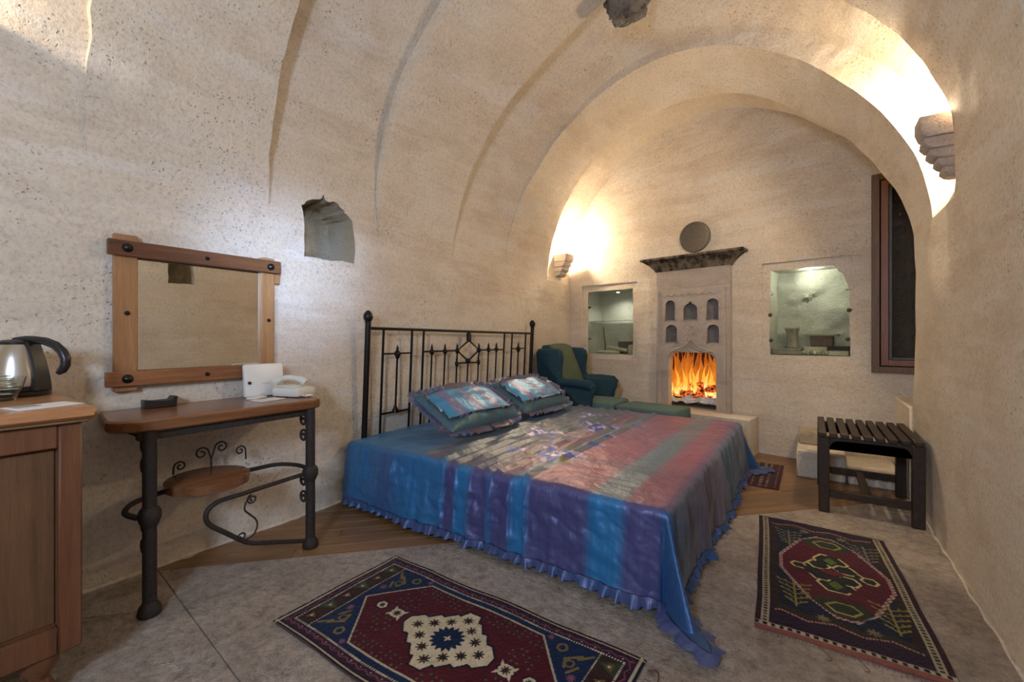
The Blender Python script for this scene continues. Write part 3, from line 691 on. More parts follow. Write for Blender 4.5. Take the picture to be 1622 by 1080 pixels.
MB().box((-2.72,2.06,.10),(-.60,4.16,.158),.004).obj('bed_base',DARKW,bed)
for x in (-2.55,-.72):
    for y in (2.2,4.02): MB().box((x-.03,y-.03,0),(x+.03,y+.03,.10),.003).obj('leg',BLACKI,bed)
# ---- bedspread
X0,X1,Y0,Y1,ZT=-2.735,-.535,1.955,4.235,.455
OV=.405
def dropf(t,flare):
    r=.045; q=r*PI/2
    a=np.minimum(t,q)/r; h=r*np.sin(a); d=r*(1-np.cos(a)); e=np.maximum(t-q,0)
    return h+e*flare, d+e*math.sqrt(1-flare**2)
def bedsurf(U,Vv):
    a=np.maximum(U-X1,0); b1=np.maximum(Y0-Vv,0); b2=np.maximum(Vv-Y1,0); b=np.maximum(b1,b2); sg=np.where(b1>0,-1.,1.)
    rho=np.hypot(a,b); phi=np.arctan2(b,a+1e-9)
    corner=np.clip(np.minimum(a,b)/.04,0,1)
    s2=np.sin(2*phi)**2
    h,d=dropf(rho,.10)
    foldw=np.sin(2*phi)**2*np.clip(rho/OV,0,1.3)
    hh=h+corner*(rho/.57)**1.6*(.235*s2**3-.05*s2*(1-s2)*4)*1.0
    x=np.minimum(U,X1)+np.where(rho>0,np.cos(phi),0)*hh
    y=np.clip(Vv,Y0,Y1)+sg*np.where(rho>0,np.sin(phi),0)*hh
    z=ZT-np.minimum(d,ZT-.035-.012*s2)
    # vertical folds and pulls on the drops
    side=np.clip(b/.15,0,1)*(1-corner); foot=np.clip(a/.15,0,1)*(1-corner)
    k=.010*vn(U*7,1,Vv*0,31)+.012*vn(U*16,z*2.5,0,32)*np.clip((U+2.8)*2,0,1)
    for xc in (-1.80,-1.70,-1.59,-1.45,-1.31,-1.21): k=k+.013*np.exp(-((U-xc-.012*vn(z*9,xc*9,0,4))/.012)**2)
    y=y+sg*side*(k+.006*vn(U*30,z*14,0,77)+.022*np.clip(vn(U*3.2+z*4,z*5,2,8),0,1)+.007*np.abs(fbm(U*6+z*9,z*7-U*3,5,3,12))); 
    x=x+foot*(.022*vn(Vv*9,z*2,3,33)+.016*vn(Vv*22,z*3,4,34)+.010)
    # near the headboard the cover is tucked and slopes up to the wall side
    top=(rho<=0)
    zz=.006*fbm(U*4,Vv*3,0,3,41)+.010*np.clip(vn(U*2,Vv*1.2,1,42),-1,1)*.6
    puff=np.clip((U-X0)/.2,0,1)
    for i,xc in enumerate(TUCKS):
        w_=.010+0*Vv; c=xc+.010*vn(Vv*5,i*3.7,0,51)+.006*vn(Vv*16,i*2.7,0,52)
        zz=zz+np.where((U>c)&(U<c+.05),.020*(1-(U-c)/.05),0)*(np.clip(vn(Vv*4.5,i*5.1,1,53)+.75,0,1))
    z=z+np.where(top,zz,0)+np.where(~top,zz*np.clip(1-rho/.08,0,1),0)
    return x,y,z
TUCKS=[-2.02+.085*i for i in range(10)]
def srgb(r,g,b): return np.array([((c/255.)/12.92 if c<10 else ((c/255.+.055)/1.055)**2.4) for c in (r,g,b)])
def bands(U):
    """0 = blue/teal bands, 1 = purple/rose bands, along the bed"""
    edges=[(-1.79,-1.70),(-1.59,-1.46),(-1.445,-1.31),(-1.21,-.87),(-.70,-.50)]
    m=0*U
    for a,b in edges: m=np.maximum(m,np.clip((U-a)/.05+.5,0,1)*np.clip((b-U)/.05+.5,0,1))
    # narrow striped head end
    m=np.where(U<-1.79,np.clip(.38+.5*vn(U*7,0,0,61),0,1)*.6,m)
    return m
def bedcol(U,Vv):
    b=np.maximum(Y0-Vv,Vv-Y1); a=U-X1; side=np.clip(np.maximum(b,a*.55)/.05+.3,0,1)
    m=bands(U)[...,None]; p=np.clip(.5+.5*vn(Vv*2.1,0,0,62),0,1)[...,None]
    # top: grey teal / dusty rose, plaid crossing; drops: same bands, daylight sheen painted in as blue / purple
    teal=srgb(100,126,140)*(1-.4*p)+srgb(100,104,118)*.4*p; rose=srgb(152,80,104)*(1-.55*p)+srgb(124,100,112)*.55*p
    blue=srgb(42,126,186)*(1-.4*p)+srgb(50,104,160)*.4*p; purp=srgb(84,78,132)*(1-.4*p)+srgb(62,86,136)*.4*p
    pl=np.clip((vn(Vv*3.3,5,0,63)-.1)*3,0,1)[...,None]*.35
    top=(teal*(1-m)+rose*m)*(1-pl)+srgb(104,94,112)*pl
    fade=np.clip((-1.2-U)/.4,0,1)[...,None]      # tucked zone: thin alternating stripes
    st=(np.sin(U*2*PI/.085+1.2)>0).astype(float)[...,None]
    tz=srgb(112,80,98)*st+srgb(80,98,112)*(1-st)
    inz=(fade*np.clip((U+2.06)/.05,0,1)[...,None]); top=top*(1-inz)+tz*inz
    hd=np.clip((-2.04-U)/.1,0,1)[...,None]; top=top*(1-hd)+(srgb(50,128,175)*(.5+.5*p)+srgb(84,84,120)*(.5-.5*p))*hd
    sd=blue*(1-m)+purp*m
    ft=np.clip(a/.05,0,1)[...,None]*(np.maximum(b,0)<.03)[...,None]
    fc=srgb(112,98,112)*(1-p)+srgb(74,98,116)*p
    sd=sd*(1-ft)+fc*ft
    cr=(np.minimum(a,b)>0)[...,None]; sd=np.where(cr,srgb(30,96,150)*(1-.5*p)+srgb(60,62,110)*.5*p,sd)
    s=side[...,None]; c=top*(1-s)+sd*s
    # fine woven streaks
    c=c*(1+.10*vn(U*90,Vv*3,0,64)[...,None]+.05*vn(U*2,Vv*80,0,65)[...,None])
    # embroidered flowers
    def blob(cx,cy,r,col,pet=0,ph=0):
        nonlocal c
        dx=U-cx;dy=Vv-cy;rr=np.hypot(dx,dy);an=np.arctan2(dy,dx); lim=r*(1+(.38*np.cos(pet*an+ph) if pet else 0))
        k=(rr<lim)[...,None]; c=np.where(k,col,c)
    BL=srgb(54,76,176);LV=srgb(176,164,206);WH=srgb(206,200,214);OL=srgb(110,116,66)
    for cx,cy,r in ((-1.32,2.42,.115),(-1.72,2.92,.10),(-1.42,3.35,.115),(-1.72,3.84,.10)):
        for q in range(6): blob(cx+r*1.1*math.cos(q*PI/3+.4),cy+r*1.25*math.sin(q*PI/3+.4),r*.42,OL if q%2 else LV,4,q)
        blob(cx,cy,r*.95,BL,5,.5); blob(cx,cy,r*.42,WH,5,1.2); blob(cx,cy,r*.16,BL)
    for cx,cy in ((-1.62,2.38),(-1.55,2.75),(-1.22,2.78),(-1.62,3.42),(-1.25,3.05),(-1.5,3.75),(-1.2,3.6)):
        blob(cx,cy,.042,BL*.9,5,cx); blob(cx+.045,cy+.04,.022,LV,3,cy)
    return np.clip(c,0,1)
us=np.concatenate([np.linspace(X0,X1,440),X1+np.linspace(0,OV,72)[1:]]); vs=np.concatenate([Y0-np.linspace(OV,0,72)[:-1],np.linspace(Y0,Y1,330),Y1+np.linspace(0,OV,60)[1:]])
U,Vv=np.meshgrid(us,vs,indexing='ij')
bx_,by_,bz_=bedsurf(U,Vv)
sp=thing('bedspread','shiny blue and purple silk bedspread with rose bands, tucks and embroidered flowers','bedspread',(-1.6,3.15,.46))
cv=obj('cover',np.stack([bx_,by_,bz_],-1),gridF(*U.shape),SILK,sp,ang=180,cols=bedcol(U,Vv))
# ruffle along the hem
def ruffle(name,path,out,nrm,wid,amp,freq,par,colf,mat=SILK,rows=7,seed=0,upl=.0):
    P=np.array(path);O=np.array(out);N=np.array(nrm);n=len(P)
    s=np.concatenate([[0],np.cumsum(np.linalg.norm(np.diff(P,axis=0),axis=1))])
    ph=s*freq*2*PI+2.2*vn(s*7,seed,0,71); V=np.zeros((n,rows,3));C=np.zeros((n,rows,3))
    wv=np.sin(ph)*.75+.35*np.sin(ph*2.3+1)
    for k in range(rows):
        t=k/(rows-1); V[:,k]=P+O*(wid*t*(1+.22*vn(s*11,3,0,seed))[:,None])+N*((amp*wv*(.12+t**1.1)+upl*t)[:,None])
        C[:,k]=colf(s,t)*(1-.0)
    o=obj(name,V,gridF(n,rows),mat,par,ang=180,cols=np.clip(C,0,1)); return o
# hem path: near edge, corner, foot edge, far corner, far edge
hv=[];m=9
near=[(u_,Y0-OV) for u_ in np.linspace(X0,X1+OV,330)]; foot=[(X1+OV,v_) for v_ in np.linspace(Y0-OV,Y1+OV,420)][1:]; far=[(u_,Y1+OV) for u_ in np.linspace(X1+OV,X0+1.6,160)][1:]
hem=np.array(near+foot+far); hx,hy,hz_=bedsurf(hem[:,0],hem[:,1]); HP=np.stack([hx,hy,hz_],-1)
T=np.gradient(HP,axis=0); T/=np.linalg.norm(T,axis=1)[:,None]; Nn=np.stack([T[:,1],-T[:,0],0*T[:,0]],-1)
O=np.stack([0*hx,0*hx,-1+0*hx],-1)*.78+Nn*.25
low=np.clip((.075-hz_)/.04,0,1)[:,None]; O=O*(1-low)+ (Nn*.95+np.array([0,0,-.28]))*low
def hemcol(s,t): 
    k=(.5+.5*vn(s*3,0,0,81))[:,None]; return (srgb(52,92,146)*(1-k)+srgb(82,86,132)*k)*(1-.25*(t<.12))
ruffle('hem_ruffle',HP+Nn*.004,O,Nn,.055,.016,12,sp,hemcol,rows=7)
# ---- pillows
def pillow(label,c,L,W,H,tilt,yaw,seed):
    t=thing('ruffled_pillow',label,'pillow',c,group=None)
    M=Matrix.Translation(c)@Matrix.Rotation(yaw,4,'Z')@Matrix.Rotation(tilt,4,'Y')
    def tr(P): P=np.asarray(P); m_=np.array(M); return P@m_[:3,:3].T+m_[:3,3]
    n=60; a=np.linspace(-1,1,n); A_,B_=np.meshgrid(a,a,indexing='ij')
    def bulge(A_,B_): return H*(np.clip(1-np.abs(A_)**3.2,0,1)**.55)*(np.clip(1-np.abs(B_)**3.2,0,1)**.55)
    z=bulge(A_,B_)+.006*fbm(A_*3,B_*3,seed,3,seed)
    x=W/2*A_*(1-.05*(1-B_**2)*0); y=L/2*B_
    st=.5+.5*np.sin(y*2*PI/.19+seed); st=np.clip((st-.5)*5+.5,0,1)[...,None]
    panel=((np.abs(x)<W*.33)&(np.abs(y)<L*.44))[...,None]
    cp=srgb(66,148,198)*(1-st)+srgb(116,122,166)*st; cb=srgb(78,108,118)*(1-.4*st)+srgb(60,112,140)*.4*st
    C=np.where(panel,cp,cb)*(1+.08*vn(x*60,y*60,0,seed)[...,None])
    top=obj('pillow_case',tr(np.stack([x,y,z],-1)),gridF(n,n),SILK,t,ang=180,cols=C)
    obj('pillow_back',tr(np.stack([x,y,-z*.75],-1)),gridF(n,n,flip=True),SILK,t,ang=180,cols=cb)
    def rimpath(fx,fy,N=420,r=.10):
        th=np.linspace(0,2*PI,N); e=.22
        px=np.sign(np.cos(th))*np.abs(np.cos(th))**e; py=np.sign(np.sin(th))*np.abs(np.sin(th))**e; return px*fx,py*fy
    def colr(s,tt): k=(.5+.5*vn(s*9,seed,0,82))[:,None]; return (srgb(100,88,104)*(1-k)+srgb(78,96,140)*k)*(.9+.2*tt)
    for nm,fx,fy,wd,am,fq,ex in (('outer_ruffle',1,1,.060,.014,17,0),('inner_ruffle',.66,.88,.046,.012,15,.018)):
        px,py=rimpath(fx,fy); pz=bulge(px,py)+.003 if ex else 0*px
        P=np.stack([W/2*px,L/2*py,pz],-1); dx=np.gradient(P[:,0]);dy=np.gradient(P[:,1]); l=np.hypot(dx,dy)+1e-9
        o=np.stack([dy/l,-dx/l,0*dx],-1); N_=np.tile([0,0,1.],(len(px),1))
        if ex: o=o*.75+N_*.35*0+np.array([0,0,-.0]); 
        R=np.array(M)[:3,:3]
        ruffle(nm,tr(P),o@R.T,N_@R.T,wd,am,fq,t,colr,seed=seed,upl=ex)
    return t
pillow('blue striped silk pillow with ruffles, nearer one on the bed',(-2.25,2.67,.640),.80,.48,.10,math.radians(27),math.radians(-3),3)
pillow('blue striped silk pillow with ruffles, farther one beside the armchair',(-2.25,3.62,.640),.78,.48,.10,math.radians(27),math.radians(-3),9)
# ------------------------------------------------------------------ armchair and footstool
ac=thing('wing_armchair','dark teal wingback armchair with a green back cushion in the far left corner','armchair',(-2.3,4.85,0))
def sideprof():
    return [(-2.70,.16),(-1.98,.16),(-1.93,.20),(-1.97,.30),(-2.03,.40),(-2.02,.50),(-1.985,.58),(-1.98,.64),(-2.01,.675),(-2.08,.685),(-2.37,.69),(-2.405,.74),(-2.40,.84),(-2.385,.95),(-2.40,1.02),(-2.45,1.055),(-2.60,1.06),(-2.70,1.05),(-2.73,1.0),(-2.70,.6)]
for y0,y1,nm in ((4.47,4.58,'side_wing'),(5.13,5.24,'side_wing')):
    MB().prism(sideprof(),lambda a,b,d:(a,d,b),y0,y1,.028).obj(nm,TEAL,ac,ang=60)
for y in (4.50,5.21):
    P=[(-2.42,y,.665),(-2.2,y,.665),(-2.04,y,.655),(-2.0,y+0,.62)]
    MB().tube(P,[.05,.055,.058,.045],14).obj('arm_roll',TEAL,ac,ang=60)
MB().prism([(-2.72,.30),(-2.52,.30),(-2.50,.5),(-2.56,1.06),(-2.62,1.10),(-2.70,1.09),(-2.74,1.0)],lambda a,b,d:(a,d,b),4.58,5.13,.02).obj('backrest',TEAL,ac,ang=60)
bc=MB(); n=20; V=[]
for side in (1,0):
    for i in range(n):
        for j in range(n):
            t=i/(n-1); y=4.59+.53*j/(n-1); q=math.sin(PI*j/(n-1))**.4*math.sin(PI*min(1,max(0,t)))**.3
            V.append((-2.32-.26*t+(.05*q if side else -.06),y,.44+.64*t+.035*math.sin(PI*j/(n-1))*t))
bc.add(V,gridF(n,n)+gridF(n,n,off=n*n,flip=True)); 
per=[i*n for i in range(n)]+[(n-1)*n+j for j in range(1,n)]+[i*n+n-1 for i in range(n-2,-1,-1)]+[j for j in range(n-2,0,-1)]
bc.F+=[(per[k],per[(k+1)%len(per)],per[(k+1)%len(per)]+n*n,per[k]+n*n) for k in range(len(per))]
bc.obj('back_cushion',GREEN,ac,ang=60)
MB().box((-2.40,4.59,.30),(-1.80,5.12,.465),.035).obj('seat_cushion',TEALG,ac,ang=60)
MB().box((-2.66,4.56,.14),(-1.97,5.15,.30),.02).obj('seat_base',TEAL,ac,ang=60)
for x in (-2.62,-2.02):
    for y in (4.55,5.16): MB().tube([(x,y,.16),(x,y,.0)],[.03,.018],10).obj('leg',GOLDW,ac)
for y in (5.255,):
    MB().tube([(-1.96,y,.25),(-2.0,y,.42),(-1.955,y,.55),(-1.99,y,.63)],.012,8).tube([(-2.40,y,.70),(-2.385,y,.86),(-2.39,y,1.0)],.012,8).obj('gilt_trim',GOLDW,ac)
fs=thing('footstool','low teal green upholstered footstool in front of the armchair','footstool',(-1.41,4.745,0))
MF=Matrix.Translation((-1.41,4.745,0))@Matrix.Rotation(-.17,4,'Z')
MB().box((-.335,-.21,.26),(.335,.21,.452),.025,MF).obj('padded_top',TEALG,fs,ang=60)
MB().box((-.31,-.19,.16),(.31,.19,.26),.008,MF).obj('frame',TEAL,fs)
for x in (-.27,.27):
    for y in (-.15,.15): MB().tube([MF@Vector((x,y,.17)),MF@Vector((x,y,0))],[.026,.018],10).obj('leg',GOLDW,fs)
# ------------------------------------------------------------------ mirror
mi=thing('wall_mirror','rectangular mirror in a rustic crossed wooden plank frame on the left wall','mirror',(XL,1.03,.94))
def wbx(y0,y1,z0,z1,x0,x1,b=.004): return MB().box((XL+x0,y0,z0),(XL+x1,y1,z1),b)
wbx(.645,.737,.93,1.70,.018,.045).obj('stile',PINE,mi); wbx(1.330,1.408,.93,1.685,.018,.045).obj('stile',PINE,mi)
WR=wood('walnut_rail',(.085,.032,.015),(.21,.085,.038),'Y',.4)
WR2=wood('walnut_rail_light',(.17,.068,.028),(.33,.145,.062),'Y',.4)
V=wbx(.618,1.435,1.592,1.668,.045,.072); V.V=[(x,y,z-.018*(y-.6)/.85*0) for x,y,z in V.V]; V.obj('rail',WR,mi)
wbx(.610,1.438,.958,1.030,.045,.072).obj('rail',WR2,mi)
wbx(.70,1.37,.98,1.65,.006,.017).obj('backing',WINW2,mi)
wbx(1.40,1.450,1.53,1.63,.012,.03).obj('back_batten',PINE,mi)
wbx(.737,1.330,1.00,1.64,.0175,.021,.0005).obj('mirror_glass',MIRROR,mi)
BOLT=plain('bolt_iron',(.03,.028,.028),.35,.8)
def dome(y,z,x,r,nm='bolt'):
    near=[c for c in mi.children if c.name.startswith('rail' if x>.06 else 'stile')]; par_=min(near,key=lambda c:min((abs(v.co.z-(z-.94))*(1 if x>.06 else .1)+abs(v.co.y-(y-1.03))*(.1 if x>.06 else 1)) for v in c.data.vertices))
    MB().lathe([(.001,0),(r,0),(r,.004),(r*.8,.010),(r*.4,.016),(.001,.018)],(XL+x,y,z),14,axis='X').obj(nm,BOLT,par_)
for y,z in ((.69,1.632),(1.372,1.628),(.69,.994),(1.372,.994)): dome(y,z,.071,.022)
for y,z,x in ((1.03,1.63,.071),(1.03,.994,.071),(.695,1.315,.044),(1.372,1.30,.044)): dome(y,z,x,.011,'screw')
# ------------------------------------------------------------------ console table
ct=thing('console_table','narrow wall table with a thick wooden slab top on wrought iron legs','table',(-2.55,1.02,0))
poly=[(-2.80,.60),(-2.45,.545),(-2.40,.565),(-2.345,.64),(-2.33,.70),(-2.325,1.40),(-2.35,1.455),(-2.41,1.475),(-2.80,1.50)]
MB().prism(poly,lambda a,b,d:(a,b,d),.790,.842,.008).obj('table_top',OAKT,ct)
MB().box((-2.40,.63,.752),(-2.36,1.42,.789),.003).obj('front_rail',IRON,ct)
MB().box((-2.80,.62,.752),(-2.77,1.42,.789),.003).obj('back_rail',IRON,ct)
for y in (.667,1.40):
    MB().box((-2.77,y-.02,.755),(-2.40,y+.02,.789),.003).obj('side_rail',IRON,ct)
    x=-2.355
    m=MB().tube([(x,y,.015),(x,y,.79)],.0255,16); m.obj('leg',IRON,ct)
    MB().lathe([(.001,0),(.040,0),(.044,.012),(.040,.034),(.030,.05),(.026,.058)],(x,y,.0),18).obj('foot',IRON,ct)
    MB().lathe([(.026,-.05),(.034,-.035),(.041,-.015),(.042,.01),(.034,.028),(.026,.036)],(x,y,.43),18).obj('collar',IRON,ct)
# curled brackets, mirrored left and right
def curl(x0,z0,y):
    pts=[(x0,y,z0+.01)]+spiral((x0-.045,z0-.03),.040,.008,0,3*PI,20,lambda p,q:(p,y,q))
    return MB().tube(pts,.007,6)
for y in (.667,1.40):
    for z in (.745,.655,.395,.30): curl(-2.38,z,y).obj('scroll_bracket',IRON,ct)
def crv(P,n=8):
    P=[Vector(p) for p in P]; out=[]
    for i in range(len(P)-1):
        a=P[max(0,i-1)];b=P[i];c=P[i+1];d=P[min(len(P)-1,i+2)]
        for k in range(n):
            t=k/n; out.append(.5*((2*b)+(c-a)*t+(2*a-5*b+4*c-d)*t*t+(3*b-a-3*c+d)*t**3))
    out.append(P[-1]); return out
MB().tube(crv([(-2.355,.625,.43),(-2.42,.60,.445),(-2.52,.66,.45),(-2.58,.80,.45),(-2.60,1.0,.45),(-2.60,1.20,.45),(-2.58,1.33,.45),(-2.48,1.40,.445),(-2.36,1.40,.44)]),.0115,10).obj('back_stretcher',IRON,ct)
MB().tube(crv([(-2.36,1.39,.425),(-2.37,1.2,.413),(-2.37,1.05,.405),(-2.37,.945,.400),(-2.37,.895,.375),(-2.37,.885,.335),(-2.37,.905,.295),(-2.37,.965,.24),(-2.37,1.05,.165),(-2.37,1.09,.140),(-2.365,1.13,.125),(-2.36,1.385,.04)]),.0115,10).obj('looped_stretcher',IRON,ct)
Y=lambda p,q:(-2.37,p,q)
MB().tube([Y(*p) for p in spiral((1.093,.365),.006,.026,3.6*PI,.55*PI,18)]+crv([Y(1.062,.355),Y(1.057,.32),Y(1.085,.285),Y(1.11,.255),Y(1.118,.22),Y(1.10,.18),Y(1.06,.165)],6)+[Y(*p) for p in spiral((1.045,.19),.024,.006,-.5*PI,-3.1*PI,16)],.0045,6).obj('scroll_ornament',IRON,ct)
MB().lathe([(.001,0),(.165,0),(.178,.006),(.18,.044),(.172,.05),(.001,.05)],(-2.50,.945,.452),40).obj('round_shelf',OAKT,ct)
X6=-2.665
Y2=lambda p,q:(X6,p,q)
for c,s in (((.985,.585),1),((1.06,.60),-1)):
    MB().tube([Y2(1.02,.50),Y2(1.02,.54)]+[Y2(*p) for p in spiral((c[0]-.01*s,c[1]-.005),.034,.007,(.0 if s>0 else PI),(s*2.7*PI+(0 if s>0 else PI)),20)],.0045,6).obj('scroll_ornament',IRON,ct)
for c,s in (((1.165,.555),1),((.88,.535),-1)):
    MB().tube([Y2(c[0]+s*.03,.50)]+[Y2(*p) for p in spiral(c,.028,.006,(.0 if s>0 else PI),(s*2.6*PI+(0 if s>0 else PI)),18)],.0045,6).obj('scroll_ornament',IRON,ct)
# things on and at the table
ph=thing('telephone','cream desk telephone with the handset lying on it, right end of the wall table','telephone',(-2.62,1.43,.842))
def pbox(c,sz,yaw,b): 
    M=Matrix.Translation(c)@Matrix.Rotation(yaw,4,'Z'); return MB().box((-sz[0]/2,-sz[1]/2,0),(sz[0]/2,sz[1]/2,sz[2]),b,M)
CREAMP=plain('cream_plastic',(.70,.69,.62),.35,ns=6,amt=.04)
pbox((-2.575,1.425,.843),(.19,.15,.055),.35,.016).obj('base',CREAMP,ph)
pbox((-2.58,1.415,.897),(.13,.10,.012),.35,.005).obj('keypad',CREAMP,ph)
hs=[(-2.655,1.355,.925),(-2.63,1.375,.945),(-2.585,1.41,.952),(-2.54,1.445,.942),(-2.515,1.465,.922)]
MB().tube(crv(hs,4),[.022]*4+[.017]*8+[.022]*5,12).obj('handset',CREAMP,ph)
cd=[]
for i in range(90):
    t=i/89; cd.append((-2.46+.02*t+.008*math.cos(i*.9),1.41+.05*math.sin(t*3)+.008*math.sin(i*.9),.852+.004*math.sin(i*.45)))
MB().tube(cd,.003,5).obj('coiled_cord',CREAMP,ph)
ro=thing('router_box','white rectangular plastic box leaning on the wall behind the telephone','router',(-2.70,1.315,.842))
M2=Matrix.Translation((-2.700,1.315,.843))@Matrix.Rotation(-.10,4,'Y')
MB().box((-.016,-.115,0),(.016,.115,.195),.014,M2).obj('casing',WHITEP,ro)
MB().lathe([(.001,0),(.009,0),(.009,.006),(.001,.006)],(-2.690,1.225,.93),10,axis='X').obj('button',BLKP,ro)
MB().box((.0155,-.02,.075),(.0165,.03,.078),0,M2).obj('slot',plain('grey_print',(.4,.42,.45),.5),ro)
pbox((-2.53,1.25,.8425),(.10,.15,.003),.15,.0005).obj('note_card',PAPER,loc=(-2.55,1.285,.842),label='white paper note lying in front of the router box',cat='paper')
pbox((-2.635,1.24,.8425),(.06,.10,.010),.5,.002).obj('notepad',PAPER,loc=(-2.63,1.3,.842),label='small white notepad between the note and the router box',cat='notepad')
rm=thing('black_holder','small black wedge shaped holder lying on the left end of the wall table','holder',(-2.70,.79,.842))
MB().prism([(0,0),(.13,.0),(.135,.05),(.12,.052),(.10,.028),(.0,.042)],lambda a,b,d:(-2.72+.4*a*0+d,.745+a,.843+b),-.04,.03,.004).obj('wedge',BLKP,rm)
MB().box((-2.75,.76,.872),(-2.70,.85,.879),.002).obj('pad',plain('dark_grey',(.05,.05,.055),.5),rm)
tg=thing('hanging_key_tag','small oval metal tag hanging under the right end of the wall table','key tag',(-2.42,1.44,.79))
MB().lathe([(.001,-.004),(.014,-.004),(.016,0),(.014,.004),(.001,.004)],(-2.42,1.445,.735),14,axis='X',M=Matrix.Diagonal((1,1,2.1,1))).obj('tag',STAINM,tg)
MB().tube([(-2.42,1.445,.79),(-2.42,1.445,.768)],.002,5).obj('hook',STAINM,tg)
# ------------------------------------------------------------------ cabinet and kettle
cb=thing('wooden_cabinet','reddish brown wooden cabinet with a panelled front and turned feet at the left edge','cabinet',(-2.4,-.1,0))
CABW=wood('cabinet_wood',(.125,.046,.020),(.22,.088,.036),'Z',.42)
CABP=wood('cabinet_panel',(.105,.050,.022),(.18,.085,.038),'Z',.42)
CABT=wood('cabinet_top',(.40,.18,.075),(.55,.28,.13),'Y',.22)
CABE=plain('top_edge_wood',(.20,.13,.065),.45,ns=14)
fx=-2.02
MB().box((-2.79,-.72,.17),(-2.06,.385,.915),.004).obj('body',CABW,cb)
MB().box((fx-.035,.335,.165),(fx,.392,.915),.005).obj('stile',CABW,cb)
MB().box((fx-.035,-.72,.165),(fx,-.60,.915),.005).obj('stile',CABW,cb)
MB().box((fx-.035,-.60,.835),(fx,.335,.915),.005).obj('rail',CABW,cb)
MB().box((fx-.035,-.60,.165),(fx,.335,.255),.005).obj('rail',CABW,cb)
dr=MB().prism([(-.60,.255),(.335,.255),(.335,.835),(-.60,.835)],lambda a,b,d:(fx-.035+d,a,b),0,.012,.010).obj('door_panel',CABP,cb)
MB().box((-2.80,-.75,.925),(-1.985,.425,.966),.012).obj('cabinet_top',CABT,cb)
MB().box((-2.80,-.74,.915),(-2.0,.405,.927),.004).obj('cornice',CABE,cb)
for y in (.30,-.62):
    for x in (-2.08,-2.72): MB().lathe([(.001,0),(.028,0),(.036,.02),(.038,.05),(.024,.085),(.030,.10),(.048,.13),(.050,.165),(.001,.165)],(x,y,0),18).obj('turned_foot',CABW,cb)
kt=thing('electric_kettle','brushed steel electric kettle with a black curved handle on the cabinet','kettle',(-2.60,.31,.966))
kc=(-2.585,.315,.9665); kd=Vector((.80,.60,0)).normalized(); ky=math.atan2(kd.y,kd.x)
KS=1.12
def kp(a,z,b=0): a,z,b=a*KS,z*KS,b*KS; return (kc[0]+kd.x*a-kd.y*b,kc[1]+kd.y*a+kd.x*b,kc[2]+z)
def kl(P): return [(max(.001,r*KS),z*KS) for r,z in P]
MB().lathe(kl([(.001,0),(.082,0),(.084,.004),(.084,.016),(.001,.018)]),kc,32).obj('power_base',BLKP,kt)
MB().lathe(kl([(.001,.019),(.078,.019),(.0795,.024),(.0795,.036),(.001,.036)]),kc,32).obj('bottom_ring',BLKP,kt)
MB().lathe(kl([(.001,.0365),(.078,.0365),(.0785,.05),(.074,.09),(.064,.135),(.052,.172),(.046,.182),(.001,.183)]),kc,40).obj('body',STEEL,kt)
MB().lathe(kl([(.001,.183),(.048,.183),(.049,.190),(.035,.197),(.001,.199)]),kc,28).obj('lid',BLKP,kt)
m=MB(); V=[];prof=[(.076,.02,.03),(.075,.06,.026),(.066,.12,.022),(.052,.165,.02),(.044,.19,.02)]
for a,z,w2 in prof:
    for (da,s) in ((-.012,-1),(.012,-1),(.012,1),(-.012,1)): V.append(kp(a+da,z,s*w2/1.0))
m.add(V,gridF(5,4,True)+[(3,2,1,0),(16,17,18,19)]).obj('spine',BLKP,kt)
MB().tube([kp(*p) for p in [(-.01,.196),(.03,.199),(.06,.197),(.095,.192),(.128,.178),(.152,.155),(.163,.13),(.162,.108),(.152,.090),(.138,.080)]],[.011,.014,.015,.0155,.016,.0165,.0165,.016,.015,.010],14).obj('handle',BLKP,kt)
MB().tube([kp(-.040,.168),kp(-.062,.183)],[.018,.010],10).obj('spout',STEEL,kt)
tr_=thing('glass_bowl','small clear glass bowl in front of the kettle at the left edge','bowl',(-2.43,.262,.966))
MB().lathe([(.001,0),(.03,0),(.048,.04),(.058,.085),(.054,.085),(.044,.04),(.027,.006),(.001,.006)],(-2.43,.262,.967),24).obj('bowl_body',GLASS,tr_)
for i in range(5):
    a=i*1.3; pbox((-2.43+.014*math.cos(a),.262+.014*math.sin(a),.990+.016*i),(.05,.035,.004),a,.001).obj('sachet',plain('foil%d'%i,(.5,.5,.45),.25,.7),loc=(-2.43+.014*math.cos(a),.262+.014*math.sin(a),.990+.016*i),label='shiny wrapped tea sachet in the glass bowl beside the kettle',cat='sachet',group='tea sachets in the glass bowl')
pbox((-2.12,.315,.9665),(.12,.16,.003),.25,.0005).obj('leaflet',PAPER,loc=(-2.12,.315,.9665),label='pale printed leaflet lying at the front of the cabinet top',cat='leaflet')
pbox((-2.135,.275,.970),(.055,.06,.001),.25,0).obj('printed_card',plain('card_grey',(.33,.33,.35),.4,ns=50,amt=.4),loc=(-2.135,.275,.970),label='small grey card lying on the leaflet on the cabinet',cat='card')
